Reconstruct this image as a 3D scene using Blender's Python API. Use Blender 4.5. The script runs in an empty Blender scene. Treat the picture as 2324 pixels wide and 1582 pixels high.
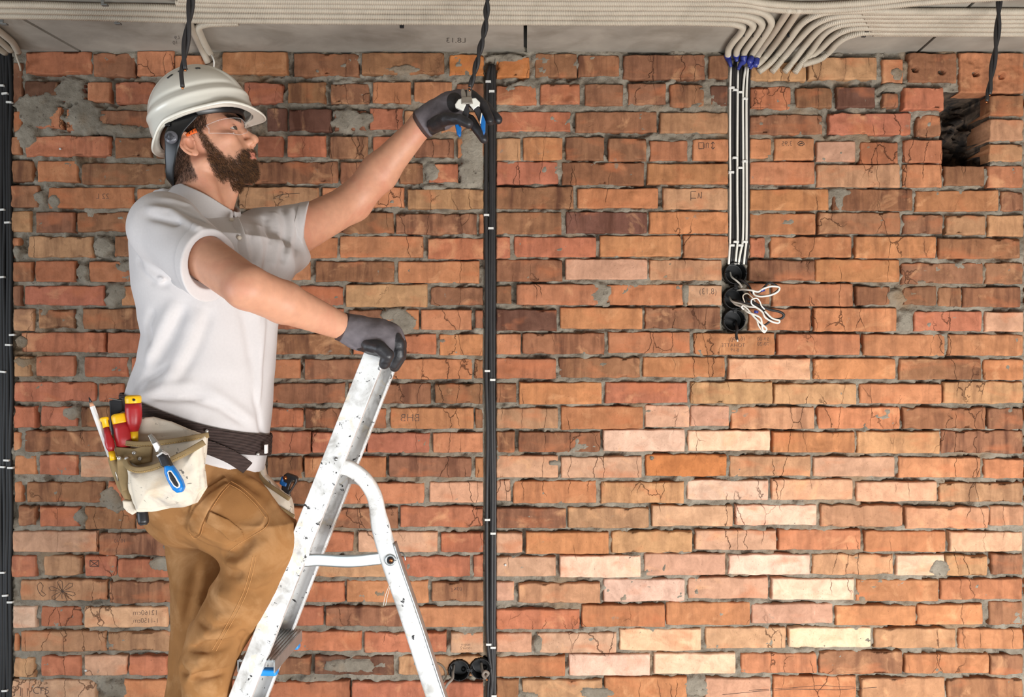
import bpy, math, random
import numpy as np
from mathutils import Vector, Matrix
random.seed(7); RNG=np.random.RandomState(7)
# ---------------------------------------------------------------- camera, world, lights, exposure
SC=bpy.context.scene; COL=SC.collection
F=1924.0; CX,CY=1162.0,791.0; CZ=1.8          # focal length in pixels of a 2324x1582 frame, eye height
cam_d=bpy.data.cameras.new('camera'); cam=bpy.data.objects.new('camera',cam_d); COL.objects.link(cam)
cam_d.sensor_width=36; cam_d.lens=36*F/2324; cam.location=(0,0,CZ); cam.rotation_euler=(math.pi/2,0,0); cam_d.clip_start=.05
SC.camera=cam
W=bpy.data.worlds.new('world'); SC.world=W; W.use_nodes=True
bgn=W.node_tree.nodes['Background']; bgn.inputs[0].default_value=(.93,.97,1.0,1); bgn.inputs[1].default_value=.16
def area(name,loc,target,sx,sy,power,col):
    d=bpy.data.lights.new(name,'AREA'); d.shape='RECTANGLE'; d.size=sx; d.size_y=sy; d.energy=power; d.color=col
    o=bpy.data.objects.new(name,d); COL.objects.link(o); o.location=loc
    o.rotation_euler=(Vector(target)-Vector(loc)).to_track_quat('-Z','Y').to_euler(); return o
area('assumed_key_light',(1.75,.05,.34),(.45,2.6,.80),1.7,.8,158,(1.0,.99,.98))      # added lamp, low right of the camera, for assumed daylight; no window built
area('assumed_side_light',(-3.4,.4,1.05),(-.7,1.9,1.2),1.6,1.8,74,(.82,.9,1.0))     # added cool lamp at the left for assumed window light; none is modelled
area('front_fill_light',(-.2,-1.5,.35),(-.2,2.6,.6),2.4,.7,60,(.93,.97,1.0))      # added fill, low behind the camera, to brighten the lower view
SC.view_settings.view_transform='Standard'; SC.view_settings.look='None'; SC.view_settings.gamma=1
SC.view_settings.use_curve_mapping=False; SC.view_settings.exposure=-0.26
SC.cycles.transparent_max_bounces=24
# ---------------------------------------------------------------- helpers
def P(px,py,d): return np.array([(px-CX)/F*d,d,CZ+(CY-py)/F*d])
def V(p): return Vector((float(p[0]),float(p[1]),float(p[2])))
def lin(c):
    c=np.array(c,float)/255.; return tuple(np.where(c<=.04045,c/12.92,((c+.055)/1.055)**2.4))
def lin4(c): return tuple(lin(c))+(1.0,)
def tag(o,label=None,cat=None,group=None,kind=None):
    if label:o['label']=label
    if cat:o['category']=cat
    if group:o['group']=group
    if kind:o['kind']=kind
    return o
def empty(name,loc,label=None,cat=None,group=None):
    o=bpy.data.objects.new(name,None); COL.objects.link(o); o.location=V(loc); o.empty_display_size=.05
    return tag(o,label,cat,group)
def mkobj(name,v,f,mats,parent=None,smooth=True,mi=None):
    me=bpy.data.meshes.new(name)
    v=np.asarray(v,float)
    if parent is not None:
        bpy.context.view_layer.update()
        off=np.array(parent.matrix_world.translation); v=v-off
    if isinstance(f,np.ndarray) and f.ndim==2:
        n,k=f.shape
        me.vertices.add(len(v)); me.vertices.foreach_set('co',v.astype(np.float32).ravel())
        me.loops.add(n*k); me.loops.foreach_set('vertex_index',f.astype(np.int32).ravel())
        me.polygons.add(n); me.polygons.foreach_set('loop_start',np.arange(0,n*k,k,dtype=np.int32))
        me.update(calc_edges=True); me.validate()
    else:
        me.from_pydata([tuple(q) for q in v],[],[tuple(int(i) for i in q) for q in f]); me.update()
    if not isinstance(mats,(list,tuple)): mats=[mats]
    for m in mats: me.materials.append(m)
    if mi is not None and len(mi)==len(me.polygons): me.polygons.foreach_set('material_index',np.asarray(mi,np.int32))
    if smooth: me.polygons.foreach_set('use_smooth',np.ones(len(me.polygons),bool))
    o=bpy.data.objects.new(name,me); COL.objects.link(o)
    if parent is not None: o.parent=parent
    return o
class MB:
    """collects shapes into one mesh"""
    def __init__(s): s.v=[]; s.f=[]; s.n=0
    def add(s,v,f):
        v=np.asarray(v,float); s.v.append(v); s.f+= [[i+s.n for i in q] for q in f]; s.n+=len(v); return s
    def tube(s,pts,r,seg=10,flat=1.0,cap=True):
        s.add(*tube(pts,r,seg,cap)); return s
    def box(s,c,sx,sy,sz,rot=None):
        q=np.array([[a,b,d] for a in(-.5,.5) for b in(-.5,.5) for d in(-.5,.5)])*np.array([sx,sy,sz])
        if rot is not None: q=q@np.asarray(rot).T
        s.add(q+np.asarray(c),[(0,1,3,2),(4,6,7,5),(0,4,5,1),(2,3,7,6),(0,2,6,4),(1,5,7,3)]); return s
    def build(s,name,m,parent=None,smooth=True,bevel=0,at=None):
        v=np.concatenate(s.v)
        if at is not None:
            o=mkobj(name,v-np.asarray(at),s.f,m,None,smooth); o.location=V(at)
        else: o=mkobj(name,v,s.f,m,parent,smooth)
        if bevel:
            b=o.modifiers.new('bevel','BEVEL'); b.width=bevel; b.segments=2; b.limit_method='ANGLE'
            if smooth: 
                try: o.data.shade_auto_smooth()
                except Exception: pass
        return o
def spline(pts,n=12):
    pts=[np.asarray(p,float) for p in pts]
    if len(pts)<3: return np.array([pts[0]+(pts[-1]-pts[0])*t for t in np.linspace(0,1,n)])
    q=[2*pts[0]-pts[1]]+pts+[2*pts[-1]-pts[-2]]; out=[]
    for i in range(1,len(q)-2):
        p0,p1,p2,p3=q[i-1:i+3]
        for t in np.linspace(0,1,n,endpoint=False):
            out.append(.5*((2*p1)+(-p0+p2)*t+(2*p0-5*p1+4*p2-p3)*t*t+(-p0+3*p1-3*p2+p3)*t**3))
    out.append(q[-2]); return np.array(out)
def resample(pts,step):
    pts=np.asarray(pts); L=np.concatenate([[0],np.cumsum(np.linalg.norm(np.diff(pts,axis=0),axis=1))])
    n=max(2,int(L[-1]/step)+1); t=np.linspace(0,L[-1],n)
    return np.stack([np.interp(t,L,pts[:,k]) for k in range(3)],1)
def tube(pts,r,seg=10,cap=True):
    pts=np.asarray(pts,float); n=len(pts); r=np.broadcast_to(np.asarray(r,float),(n,))
    T=np.gradient(pts,axis=0); T/=np.linalg.norm(T,axis=1)[:,None]+1e-12
    up=np.array([0,0,1.]) if abs(T[0][2])<.9 else np.array([0,1.,0])
    N=np.cross(T[0],up); N/=np.linalg.norm(N); v=[]
    an=np.linspace(0,2*np.pi,seg,endpoint=False); ca,sa=np.cos(an)[:,None],np.sin(an)[:,None]
    for i in range(n):
        N=N-T[i]*N.dot(T[i]); N/=np.linalg.norm(N)+1e-12; B=np.cross(T[i],N)
        v.append(pts[i]+r[i]*(ca*N+sa*B))
    v=np.concatenate(v); f=[]
    for i in range(n-1):
        a=i*seg; b=a+seg
        for k in range(seg): f.append((a+k,a+(k+1)%seg,b+(k+1)%seg,b+k))
    if cap: f.append(tuple(range(seg-1,-1,-1))); f.append(tuple(range((n-1)*seg,n*seg)))
    return v,f
def lathe(a,b,prof,seg=20,ov=None):
    """profile [(t along a->b in 0..1, radius)]"""
    a=np.asarray(a,float); b=np.asarray(b,float); return tube(np.array([a+(b-a)*t for t,_ in prof]),[max(r,1e-5) for _,r in prof],seg)
# ---- noise
def h2(i,j,s):
    x=np.sin(i*127.1+j*311.7+s*74.7)*43758.5453; return x-np.floor(x)
def vn2(x,y,s=0):
    i=np.floor(x); j=np.floor(y); u=x-i; w=y-j; u=u*u*(3-2*u); w=w*w*(3-2*w)
    return (h2(i,j,s)*(1-u)+h2(i+1,j,s)*u)*(1-w)+(h2(i,j+1,s)*(1-u)+h2(i+1,j+1,s)*u)*w
def fbm2(x,y,s=0,o=4):
    t=0;a=.5;n=0
    for k in range(o): t=t+a*vn2(x*2**k,y*2**k,s+k); n+=a; a*=.5
    return t/n
_wd=RNG.randn(9,3); _wp=RNG.rand(9)*6.28
def wr3(p,sc):
    q=p*sc; q=q+.8*np.sin(q[:,[1,2,0]]*1.3+1.7); t=0
    for k in range(9): t=t+np.sin(q@_wd[k]+_wp[k])
    return t/4.0
# ---- signed distance toolkit
def smin(a,b,k):
    h=np.clip(.5+.5*(b-a)/k,0,1); return b*(1-h)+a*h-k*h*(1-h)
def ssub(a,b,k): return -smin(-a,b,k)
def smax(a,b,k): return -smin(-a,-b,k)
def rc(a,b,ra,rb):
    a=np.asarray(a,float); b=np.asarray(b,float); ab=b-a; L=ab.dot(ab)
    def f(p):
        h=np.clip((p-a)@ab/L,0,1); return np.linalg.norm(p-a-h[:,None]*ab,axis=1)-(ra+(rb-ra)*h)
    return f
def chain(pts,rs):
    fs=[rc(pts[i],pts[i+1],rs[i],rs[i+1]) for i in range(len(pts)-1)]
    def f(p):
        d=fs[0](p)
        for g in fs[1:]: d=np.minimum(d,g(p))
        return d
    return f
def ell(c,r,M=None):
    c=np.asarray(c,float); r=np.asarray(r,float)
    def f(p):
        q=p-c
        if M is not None: q=q@M
        k0=np.linalg.norm(q/r,axis=1); k1=np.linalg.norm(q/(r*r),axis=1)+1e-9; return k0*(k0-1)/k1
    return f
def U(fs,k):
    def f(p):
        d=fs[0](p)
        for g in fs[1:]: d=smin(d,g(p),k) if k>0 else np.minimum(d,g(p))
        return d
    return f
def rbox(c,hs,r,M=None):
    c=np.asarray(c,float); hs=np.asarray(hs,float)-r
    def f(p):
        q=p-c
        if M is not None: q=q@M
        q=np.abs(q)-hs; return np.linalg.norm(np.maximum(q,0),axis=1)+np.minimum(q.max(1),0)-r
    return f
def poly2(pts,x,z):
    v=np.asarray(pts,float); d=np.full(x.shape,1e9); s=np.ones(x.shape); n=len(v)
    for i in range(n):
        a=v[i]; b=v[i-1]; ex,ez=b-a; wx=x-a[0]; wz=z-a[1]
        t=np.clip((wx*ex+wz*ez)/(ex*ex+ez*ez+1e-12),0,1); dx=wx-ex*t; dz=wz-ez*t
        d=np.minimum(d,dx*dx+dz*dz)
        c1=z>=a[1]; c2=z<b[1]; c3=ex*wz>ez*wx
        s=np.where((c1&c2&c3)|(~c1&~c2&~c3),-s,s)
    return s*np.sqrt(d)
def ext(ppx,d,th,rd=.003,bulge=0,bw=.03,lean=(0,0)):
    """solid plate from an outline given in pixels, standing at depth d (half thickness th)"""
    pts=np.array([[P(a,b,d)[0],P(a,b,d)[2]] for a,b in ppx]); c0=pts.mean(0)
    def f(p):
        q=poly2(pts,p[:,0],p[:,2])+rd; t=th
        if bulge: t=th+bulge*np.sqrt(np.clip(-q/bw,0,1))
        yy=d+lean[0]*(p[:,0]-c0[0])+lean[1]*(p[:,2]-c0[1])
        w=np.abs(p[:,1]-yy)-t+rd
        return np.minimum(np.maximum(q,w),0)+np.hypot(np.maximum(q,0),np.maximum(w,0))-rd
    return f
def mesh_sdf(f,lo,hi,h,steps=2):
    lo=np.asarray(lo,float); hi=np.asarray(hi,float); B=8
    nb=np.maximum(1,np.ceil((hi-lo)/(h*B)).astype(int)); n=nb*B+1
    D=np.full(n,1.0,np.float32)
    bi=np.stack(np.meshgrid(*[np.arange(k) for k in nb],indexing='ij'),-1).reshape(-1,3)
    c=lo+(bi+.5)*B*h; dc=np.concatenate([f(c[i:i+200000]) for i in range(0,len(c),200000)])
    act=np.abs(dc)<h*B*.87*1.45+.004
    for b in bi[(~act)&(dc<0)]: D[b[0]*B:b[0]*B+B+1,b[1]*B:b[1]*B+B+1,b[2]*B:b[2]*B+B+1]=-1
    ab=bi[act]; g=np.stack(np.meshgrid(*[np.arange(B+1)]*3,indexing='ij'),-1).reshape(-1,3)
    for i in range(0,len(ab),300):
        idx=(ab[i:i+300,None,:]*B+g[None]).reshape(-1,3); D[idx[:,0],idx[:,1],idx[:,2]]=f(lo+idx*h)
    S=D<0; nx,ny,nz=n
    cnt=np.zeros((nx-1,ny-1,nz-1),np.int8)
    for a in(0,1):
        for b in(0,1):
            for c_ in(0,1): cnt+=S[a:nx-1+a,b:ny-1+b,c_:nz-1+c_]
    cells=np.argwhere((cnt>0)&(cnt<8))
    vid=np.full(cnt.shape,-1,np.int32); vid[cells[:,0],cells[:,1],cells[:,2]]=np.arange(len(cells))
    cor=np.array([[a,b,c_] for a in(0,1) for b in(0,1) for c_ in(0,1)])
    vals=np.stack([D[cells[:,0]+q[0],cells[:,1]+q[1],cells[:,2]+q[2]] for q in cor],1)
    acc=np.zeros((len(cells),3)); w=np.zeros(len(cells))
    for i in range(8):
        for j in range(i+1,8):
            if np.abs(cor[i]-cor[j]).sum()!=1: continue
            a,b=vals[:,i],vals[:,j]; m=(a<0)!=(b<0); t=np.where(m,a/(a-b+1e-12),0)
            acc+=m[:,None]*(cor[i]+t[:,None]*(cor[j]-cor[i])); w+=m
    v=lo+(cells+acc/w[:,None])*h
    fc=[]
    for ax in range(3):
        o1,o2=[k for k in range(3) if k!=ax]
        sl=[slice(None)]*3; sl2=[slice(None)]*3; sl[ax]=slice(0,-1); sl2[ax]=slice(1,None)
        A=S[tuple(sl)]; Bb=S[tuple(sl2)]; e=np.argwhere(A!=Bb)
        e=e[(e[:,o1]>0)&(e[:,o2]>0)&(e[:,o1]<n[o1]-1)&(e[:,o2]<n[o2]-1)]
        q=[]
        for (a,b) in((-1,-1),(0,-1),(0,0),(-1,0)):
            t=e.copy(); t[:,o1]+=a; t[:,o2]+=b; q.append(vid[t[:,0],t[:,1],t[:,2]])
        q=np.stack(q,1); flip=A[e[:,0],e[:,1],e[:,2]]
        if ax==1: flip=~flip
        q=np.where(flip[:,None],q,q[:,::-1]); fc.append(q)
    fc=np.concatenate(fc); fc=fc[(fc>=0).all(1)]
    e=h*.3
    for _ in range(steps):
        for i in range(0,len(v),300000):
            p=v[i:i+300000]; d=f(p); gr=np.stack([f(p+np.eye(3)[k]*e)-f(p-np.eye(3)[k]*e) for k in range(3)],1)/(2*e)
            l2=(gr*gr).sum(1)+1e-6; st=np.clip(-d/l2**.5,-h,h)
            v[i:i+300000]=p+(st/l2**.5)[:,None]*gr*.9
    return v,fc
def sdfobj(name,f,lo,hi,h,mat,parent=None,mi=None,at=None):
    v,q=mesh_sdf(f,lo,hi,h)
    m=None
    if mi is not None: m=mi(v[q].mean(1))
    if at is not None:
        o=mkobj(name,v-np.asarray(at),q,mat,None,True,m); o.location=V(at); return o
    return mkobj(name,v,q,mat,parent,True,m)
def bounds(pp,m=.02):
    pp=np.asarray(pp); return pp.min(0)-m,pp.max(0)+m
def hit(f,px,py,d0,d1,off=0.0,n=500):
    d=np.linspace(d0,d1,n); p=np.stack([P(px,py,t) for t in d]); q=f(p)-off
    k=np.argmax(q<0)
    if q[k]>=0: k=int(np.argmin(q))
    elif k>0: 
        t=q[k-1]/(q[k-1]-q[k]+1e-12); return p[k-1]+(p[k]-p[k-1])*t
    return p[k]
def folds(f,lst,d0,d1):
    """lst: (pixel polyline, width m, amplitude m): cloth ridges (+) and creases (-) laid along the surface"""
    segs=[]
    for ln,w,a in lst:
        pts=[hit(f,x,y,d0,d1) for x,y in ln]
        for i in range(len(pts)-1):
            segs.append((pts[i],pts[i+1],w,a,i==0,i==len(pts)-2))
    def g(p):
        d=f(p); near=np.abs(d)<.06
        if not near.any(): return d
        q=p[near]; dn2=d[near]**2; t=np.zeros(len(q)); cur=None
        for a,b,w,am,s0,s1 in segs:
            ab=b-a; h=np.clip((q-a)@ab/(ab.dot(ab)+1e-9),0,1); r=np.sqrt(np.maximum(((q-a-h[:,None]*ab)**2).sum(1)-dn2,0))
            fade=1.0
            if s0: fade=fade*np.clip(h*2.2+.15,0,1)
            if s1: fade=fade*np.clip((1-h)*2.2+.15,0,1)
            e=.85*am*np.exp(-(r/w)**2)*fade
            cur=e if s0 else np.where(np.abs(e)>np.abs(cur),e,cur)
            if s1: t=t+cur
        d=d.copy(); d[near]-=.011*np.tanh(t/.011); return d
    return g
# ---- materials
def newmat(name):
    m=bpy.data.materials.new(name); m.use_nodes=True; nt=m.node_tree; return m,nt,nt.nodes['Principled BSDF']
def N(nt,t,**kw):
    n=nt.nodes.new(t)
    for k,v in kw.items():
        if k.startswith('_'): setattr(n,k[1:],v)
        else: n.inputs[k].default_value=v
    return n
def ramp(nt,src,a,b,c0=(0,0,0,1),c1=(1,1,1,1)):
    r=nt.nodes.new('ShaderNodeValToRGB'); e=r.color_ramp.elements; e[0].position=a; e[1].position=b; e[0].color=c0; e[1].color=c1
    nt.links.new(src,r.inputs[0]); return r.outputs[0]
def mix(nt,fac,a,b,mode='MIX'):
    m=nt.nodes.new('ShaderNodeMix'); m.data_type='RGBA'; m.blend_type=mode
    for s,i in((fac,0),(a,6),(b,7)):
        if hasattr(s,'links'): nt.links.new(s,m.inputs[i])
        else: m.inputs[i].default_value=s
    return m.outputs[2]
def coords(nt,scale=(1,1,1)):
    t=nt.nodes.new('ShaderNodeTexCoord'); m=nt.nodes.new('ShaderNodeMapping'); m.inputs['Scale'].default_value=scale
    nt.links.new(t.outputs['Object'],m.inputs[0]); return m.outputs[0]
def noise(nt,vec,scale,detail=4,rough=.5,dist=0):
    n=N(nt,'ShaderNodeTexNoise',Scale=scale,Detail=detail,Roughness=rough,Distortion=dist)
    if vec is not None: nt.links.new(vec,n.inputs['Vector'])
    return n.outputs['Fac']
def bump(nt,bs,h,strength,dist=.002):
    b=N(nt,'ShaderNodeBump',Strength=strength,Distance=dist); nt.links.new(h,b.inputs['Height'])
    if bs.inputs['Normal'].links: nt.links.new(bs.inputs['Normal'].links[0].from_socket,b.inputs['Normal'])
    nt.links.new(b.outputs[0],bs.inputs['Normal'])
def mat(name,c,rough=.6,metal=0,var=.12,vs=30,c2=None,c2t=(.55,.7),c2s=12,bs=0,bsc=200,spec=.5,sheen=0,sss=0,coat=0):
    m,nt,b=newmat(name); vec=coords(nt)
    n=noise(nt,vec,vs,5); lo=tuple(x*(1-var) for x in lin(c))+(1,); hi=tuple(min(1,x*(1+var)) for x in lin(c))+(1,)
    col=ramp(nt,n,.3,.7,lo,hi)
    if c2 is not None: col=mix(nt,ramp(nt,noise(nt,vec,c2s,6,.6,.5),c2t[0],c2t[1]),col,lin4(c2))
    nt.links.new(col,b.inputs['Base Color']); b.inputs['Roughness'].default_value=rough; b.inputs['Metallic'].default_value=metal
    b.inputs['Specular IOR Level'].default_value=spec
    if sheen: b.inputs['Sheen Weight'].default_value=sheen
    if coat: b.inputs['Coat Weight'].default_value=coat; b.inputs['Coat Roughness'].default_value=.15
    if sss: b.inputs['Subsurface Weight'].default_value=sss; b.inputs['Subsurface Radius'].default_value=(.012,.004,.002); b.inputs['Subsurface Scale'].default_value=.5
    if bs: bump(nt,b,noise(nt,vec,bsc,3),bs,.001)
    return m
M={}
# ---------------------------------------------------------------- the room: brick wall, ceiling, floor
DW=2.6; ZC=CZ+(CY-115)/F*DW
# one line per course: x0 x1 y0 y1 tone, in the photograph's pixels on the wall plane
BR='''55 206 114 169 r;210 305 118 173 b;310 395 115 172 o;396 460 124 166 o;503 652 117 168 o;665 814 119 172 b;820 1008 118 168 b;1019 1098 122 172 O;1126 1202 128 175 O;1214 1310 120 173 b;1312 1406 122 172 b;1414 1601 123 180 b;1608 1654 125 177 b;1704 1830 140 184 t;1836 1992 128 180 t;2003 2050 133 190 o;2062 2172 120 187 b;2177 2324 120 212 o
28 50 140 238 b;55 131 183 235 d;136 194 186 232 d;198 250 185 232 o;262 350 184 236 r;360 545 186 234 r;553 642 187 234 r;652 738 185 233 b;748 838 188 235 b;845 932 185 234 o;939 1026 184 233 o;1035 1098 188 235 b;1126 1218 191 237 r;1226 1316 189 238 r;1327 1415 190 240 b;1425 1512 189 238 b;1520 1600 190 243 b;1613 1654 193 240 d;1704 1796 194 248 r;1806 1890 197 244 b;1900 1988 196 244 d;2005 2040 210 243 b;2048 2139 200 252 r;2246 2324 216 263 b
28 50 250 300 o;60 140 242 292 r;148 200 248 296 r;206 342 250 290 b;350 430 250 300 b;605 652 245 296 d;655 752 246 298 d;758 830 248 296 b;838 914 245 294 r;917 992 250 300 t;1000 1098 252 300 o;1126 1296 251 298 r;1306 1492 252 300 b;1498 1654 254 302 t;1702 1868 259 306 b;1882 2070 255 306 r;2083 2137 260 310 b;2246 2324 270 319 t
25 48 310 350 o;55 250 307 355 r;258 345 310 358 b;352 420 310 358 b;582 643 307 356 r;651 740 308 356 r;748 835 308 360 b;845 932 308 357 r;940 1030 315 357 b;1038 1098 312 356 o;1126 1182 313 365 t;1187 1277 310 363 o;1283 1372 310 363 b;1380 1468 313 367 b;1475 1562 318 365 o;1572 1654 315 365 o;1702 1752 314 360 o;1758 1847 314 364 o;1854 1943 319 366 p;1953 2041 321 373 r;2050 2140 317 370 r;2246 2324 325 367 t
25 75 363 412 b;83 175 364 413 o;183 374 370 419 b;385 570 368 418 b;575 767 365 416 b;772 896 367 417 b;905 960 368 417 b;972 1040 370 415 r;1046 1098 368 416 b;1126 1268 366 418 r;1275 1463 367 420 b;1469 1654 370 418 o;1702 1850 366 418 o;1854 2043 372 425 t;2050 2140 372 424 o;2145 2236 376 422 b;2244 2324 375 425 o
22 87 420 470 b;108 303 425 473 o;310 400 428 473 o;410 532 428 474 b;540 722 423 472 t;730 832 424 473 o;838 916 423 470 o;924 1098 428 475 t;1126 1302 423 474 b;1310 1495 427 473 o;1505 1654 426 475 t;1702 1882 428 477 o;1890 2073 428 478 b;2079 2268 431 480 o;2272 2324 434 480 b
25 70 478 528 t;78 168 480 528 b;172 300 480 526 b;308 500 480 528 b;508 750 482 529 b;760 893 480 530 b;897 1082 483 532 b;1087 1098 485 530 o;1126 1275 481 532 b;1284 1470 480 530 d;1473 1654 480 530 o;1702 1854 483 532 o;1858 2045 481 531 b;2050 2142 486 532 b;2147 2238 488 534 t;2243 2324 488 536 t
25 42 538 584 o;62 210 536 585 t;258 445 535 582 b;452 692 536 584 o;700 765 538 586 o;770 960 535 585 o;970 1098 539 588 r;1126 1158 537 587 r;1166 1354 536 584 r;1361 1547 533 582 o;1551 1654 534 585 o;1702 1738 537 585 r;1749 1935 536 584 o;1941 2126 535 586 o;2130 2317 541 588 b
28 75 593 639 b;79 171 592 640 r;200 385 593 640 o;392 632 592 638 o;640 703 593 636 o;715 895 593 640 b;902 1088 592 642 o;1126 1277 588 640 b;1283 1470 587 635 p;1474 1640 588 637 t;1700 1850 589 638 b;1851 2043 588 640 o;2047 2233 596 645 b;2238 2324 596 645 b
28 50 648 694 b;54 236 648 693 r;275 460 648 693 o;468 672 648 694 o;680 778 648 695 r;783 970 645 697 t;977 1096 650 693 b;1126 1161 648 690 b;1172 1360 645 693 o;1368 1552 645 693 o;1560 1640 646 693 p;1700 1748 643 690 o;1752 1938 643 695 o;1943 2022 650 693 b;2050 2128 650 693 b;2130 2184 651 697 b;2186 2320 651 697 b
29 76 701 751 t;85 168 701 747 b;187 330 700 748 b;338 530 700 750 b;540 780 700 748 r;790 868 703 749 b;874 950 702 749 o;955 1070 702 749 o;1078 1096 703 748 b;1126 1264 702 752 d;1271 1458 698 747 o;1464 1635 697 747 b;1700 1841 700 750 o;1848 2035 698 752 o;2042 2068 706 750 r;2075 2231 705 752 r;2236 2324 707 753 p
46 238 754 800 r;243 333 755 802 r;340 610 756 804 r;620 793 757 805 b;800 893 757 805 r;900 990 757 805 r;996 1096 758 807 o;1126 1182 757 805 o;1185 1373 755 804 b;1380 1567 753 802 o;1575 1760 755 806 o;1765 1953 757 806 o;1960 2147 758 808 o;2153 2324 759 808 o
30 71 810 855 t;79 170 807 855 r;190 290 810 857 r;296 480 810 858 r;488 606 812 860 r;615 680 815 860 o;690 870 815 861 b;883 1072 814 861 o;1076 1096 815 861 b;1126 1262 813 860 r;1268 1453 811 858 b;1459 1646 810 857 o;1653 1840 813 862 p;1848 2034 813 861 o;2041 2228 813 862 b;2234 2324 815 863 o
29 217 866 912 r;222 280 869 915 r;288 470 868 915 r;478 604 868 915 r;612 783 869 916 b;790 854 869 917 b;860 977 869 918 b;986 1096 870 916 b;1126 1172 869 915 b;1178 1366 867 918 o;1373 1561 867 915 r;1567 1755 865 917 t;1758 1945 870 918 t;1951 2138 871 917 o;2141 2324 866 917 t
30 81 922 972 r;91 175 922 968 r;183 250 922 971 b;258 430 922 970 r;438 602 923 971 r;610 688 924 972 r;692 876 926 973 b;885 1075 926 974 o;1078 1096 927 973 b;1126 1267 926 974 t;1273 1460 922 975 o;1464 1566 919 970 p;1567 1655 920 968 p;1660 1850 924 975 t;1857 2045 924 975 o;2051 2238 924 974 b;2243 2324 926 975 b
28 46 980 1025 o;53 240 977 1027 b;248 430 978 1027 r;440 598 980 1028 r;603 704 980 1030 r;706 830 982 1029 r;832 975 983 1029 r;982 1096 982 1028 o;1126 1169 978 1028 b;1176 1364 980 1027 b;1369 1555 974 1025 P;1561 1749 977 1024 Y;1754 1941 980 1027 o;1945 2134 979 1030 t;2135 2324 977 1030 b
30 81 1033 1078 o;87 175 1032 1079 r;181 258 1036 1084 p;266 450 1036 1084 r;460 597 1036 1084 o;605 685 1036 1085 b;690 875 1037 1085 o;882 1070 1037 1084 b;1078 1097 1038 1084 o;1126 1267 1034 1085 p;1273 1457 1036 1085 p;1465 1650 1030 1082 O;1656 1842 1035 1082 t;1846 2033 1036 1083 p;2039 2226 1038 1085 o;2234 2324 1041 1087 o
30 50 1092 1140 o;59 235 1093 1141 b;243 430 1093 1141 r;440 650 1093 1141 o;658 768 1094 1143 b;775 963 1095 1144 o;974 1097 1094 1142 p;1126 1159 1090 1138 p;1164 1354 1091 1143 o;1363 1553 1093 1143 t;1560 1745 1090 1136 P;1751 1936 1088 1135 p;1943 2127 1093 1138 p;2133 2324 1095 1142 t
40 80 1149 1195 b;89 180 1150 1196 r;190 305 1150 1203 b;308 385 1152 1202 o;392 560 1150 1200 o;568 742 1152 1200 o;750 903 1153 1200 b;908 1096 1149 1197 r;1126 1285 1153 1200 b;1288 1474 1151 1200 t;1480 1664 1148 1196 p;1670 1855 1145 1193 P;1862 2050 1145 1197 t;2056 2245 1151 1200 t;2248 2324 1149 1194 t
27 220 1206 1255 p;224 385 1209 1262 b;392 570 1208 1256 r;578 722 1208 1254 r;730 802 1207 1253 r;812 993 1206 1254 p;1000 1097 1209 1255 r;1126 1186 1209 1256 p;1193 1382 1207 1258 o;1388 1573 1206 1257 t;1579 1763 1203 1250 p;1768 1956 1202 1250 o;1963 2148 1205 1254 o;2157 2324 1207 1254 p
25 82 1262 1310 r;96 183 1262 1308 t;190 264 1263 1310 r;266 384 1268 1313 r;392 480 1268 1316 r;488 690 1264 1312 o;698 897 1263 1310 t;905 1067 1262 1310 r;1073 1097 1262 1310 r;1126 1262 1264 1310 p;1270 1455 1261 1311 P;1462 1648 1257 1308 p;1654 1839 1258 1306 P;1844 2028 1258 1306 t;2034 2145 1258 1307 P;2148 2244 1260 1309 t;2252 2324 1258 1306 b
46 241 1316 1364 t;246 400 1319 1371 b;408 590 1318 1368 r;598 682 1320 1368 o;690 781 1320 1368 r;785 972 1318 1370 o;979 1097 1321 1367 b;1126 1167 1321 1366 p;1176 1363 1323 1371 t;1370 1555 1315 1368 P;1562 1745 1311 1360 p;1752 1939 1313 1362 P;1945 2133 1316 1367 o;2136 2324 1315 1363 o
29 82 1376 1426 P;91 184 1377 1423 r;190 381 1377 1425 p;387 470 1377 1425 p;478 660 1376 1424 r;670 733 1376 1422 r;738 928 1377 1423 b;932 1097 1378 1425 o;1126 1316 1383 1430 r;1320 1510 1373 1424 o;1512 1704 1367 1420 o;1706 1892 1370 1417 p;1896 2080 1374 1421 o;2082 2232 1372 1419 o;2247 2324 1366 1420 b
30 42 1438 1480 o;45 240 1433 1481 t;243 430 1433 1480 t;440 640 1434 1481 r;650 820 1433 1480 r;826 1013 1435 1482 r;1022 1097 1437 1483 p;1126 1207 1437 1482 p;1218 1400 1436 1483 p;1406 1592 1427 1479 Y;1601 1786 1425 1474 p;1791 1979 1425 1472 P;1984 2170 1426 1472 t;2176 2324 1428 1475 o
30 80 1492 1538 t;92 184 1490 1536 r;190 287 1489 1535 p;291 380 1489 1535 r;388 470 1490 1536 r;480 622 1490 1536 b;630 703 1492 1533 b;712 893 1490 1535 d;903 1097 1489 1535 t;1126 1283 1490 1537 o;1291 1476 1485 1535 P;1484 1670 1482 1530 P;1682 1856 1483 1530 o;1860 2050 1478 1532 b;2055 2247 1485 1531 o;2250 2324 1487 1533 b
24 215 1544 1592 p;280 400 1543 1592 o;410 600 1545 1592 r;610 793 1547 1592 r;797 1097 1548 1592 r;1126 1178 1541 1590 b;1184 1368 1543 1590 t;1372 1560 1537 1588 o;1600 1750 1540 1588 p;1755 1945 1535 1586 o;1955 2145 1537 1588 t;2150 2324 1540 1588 b'''
bricks=[]
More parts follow.
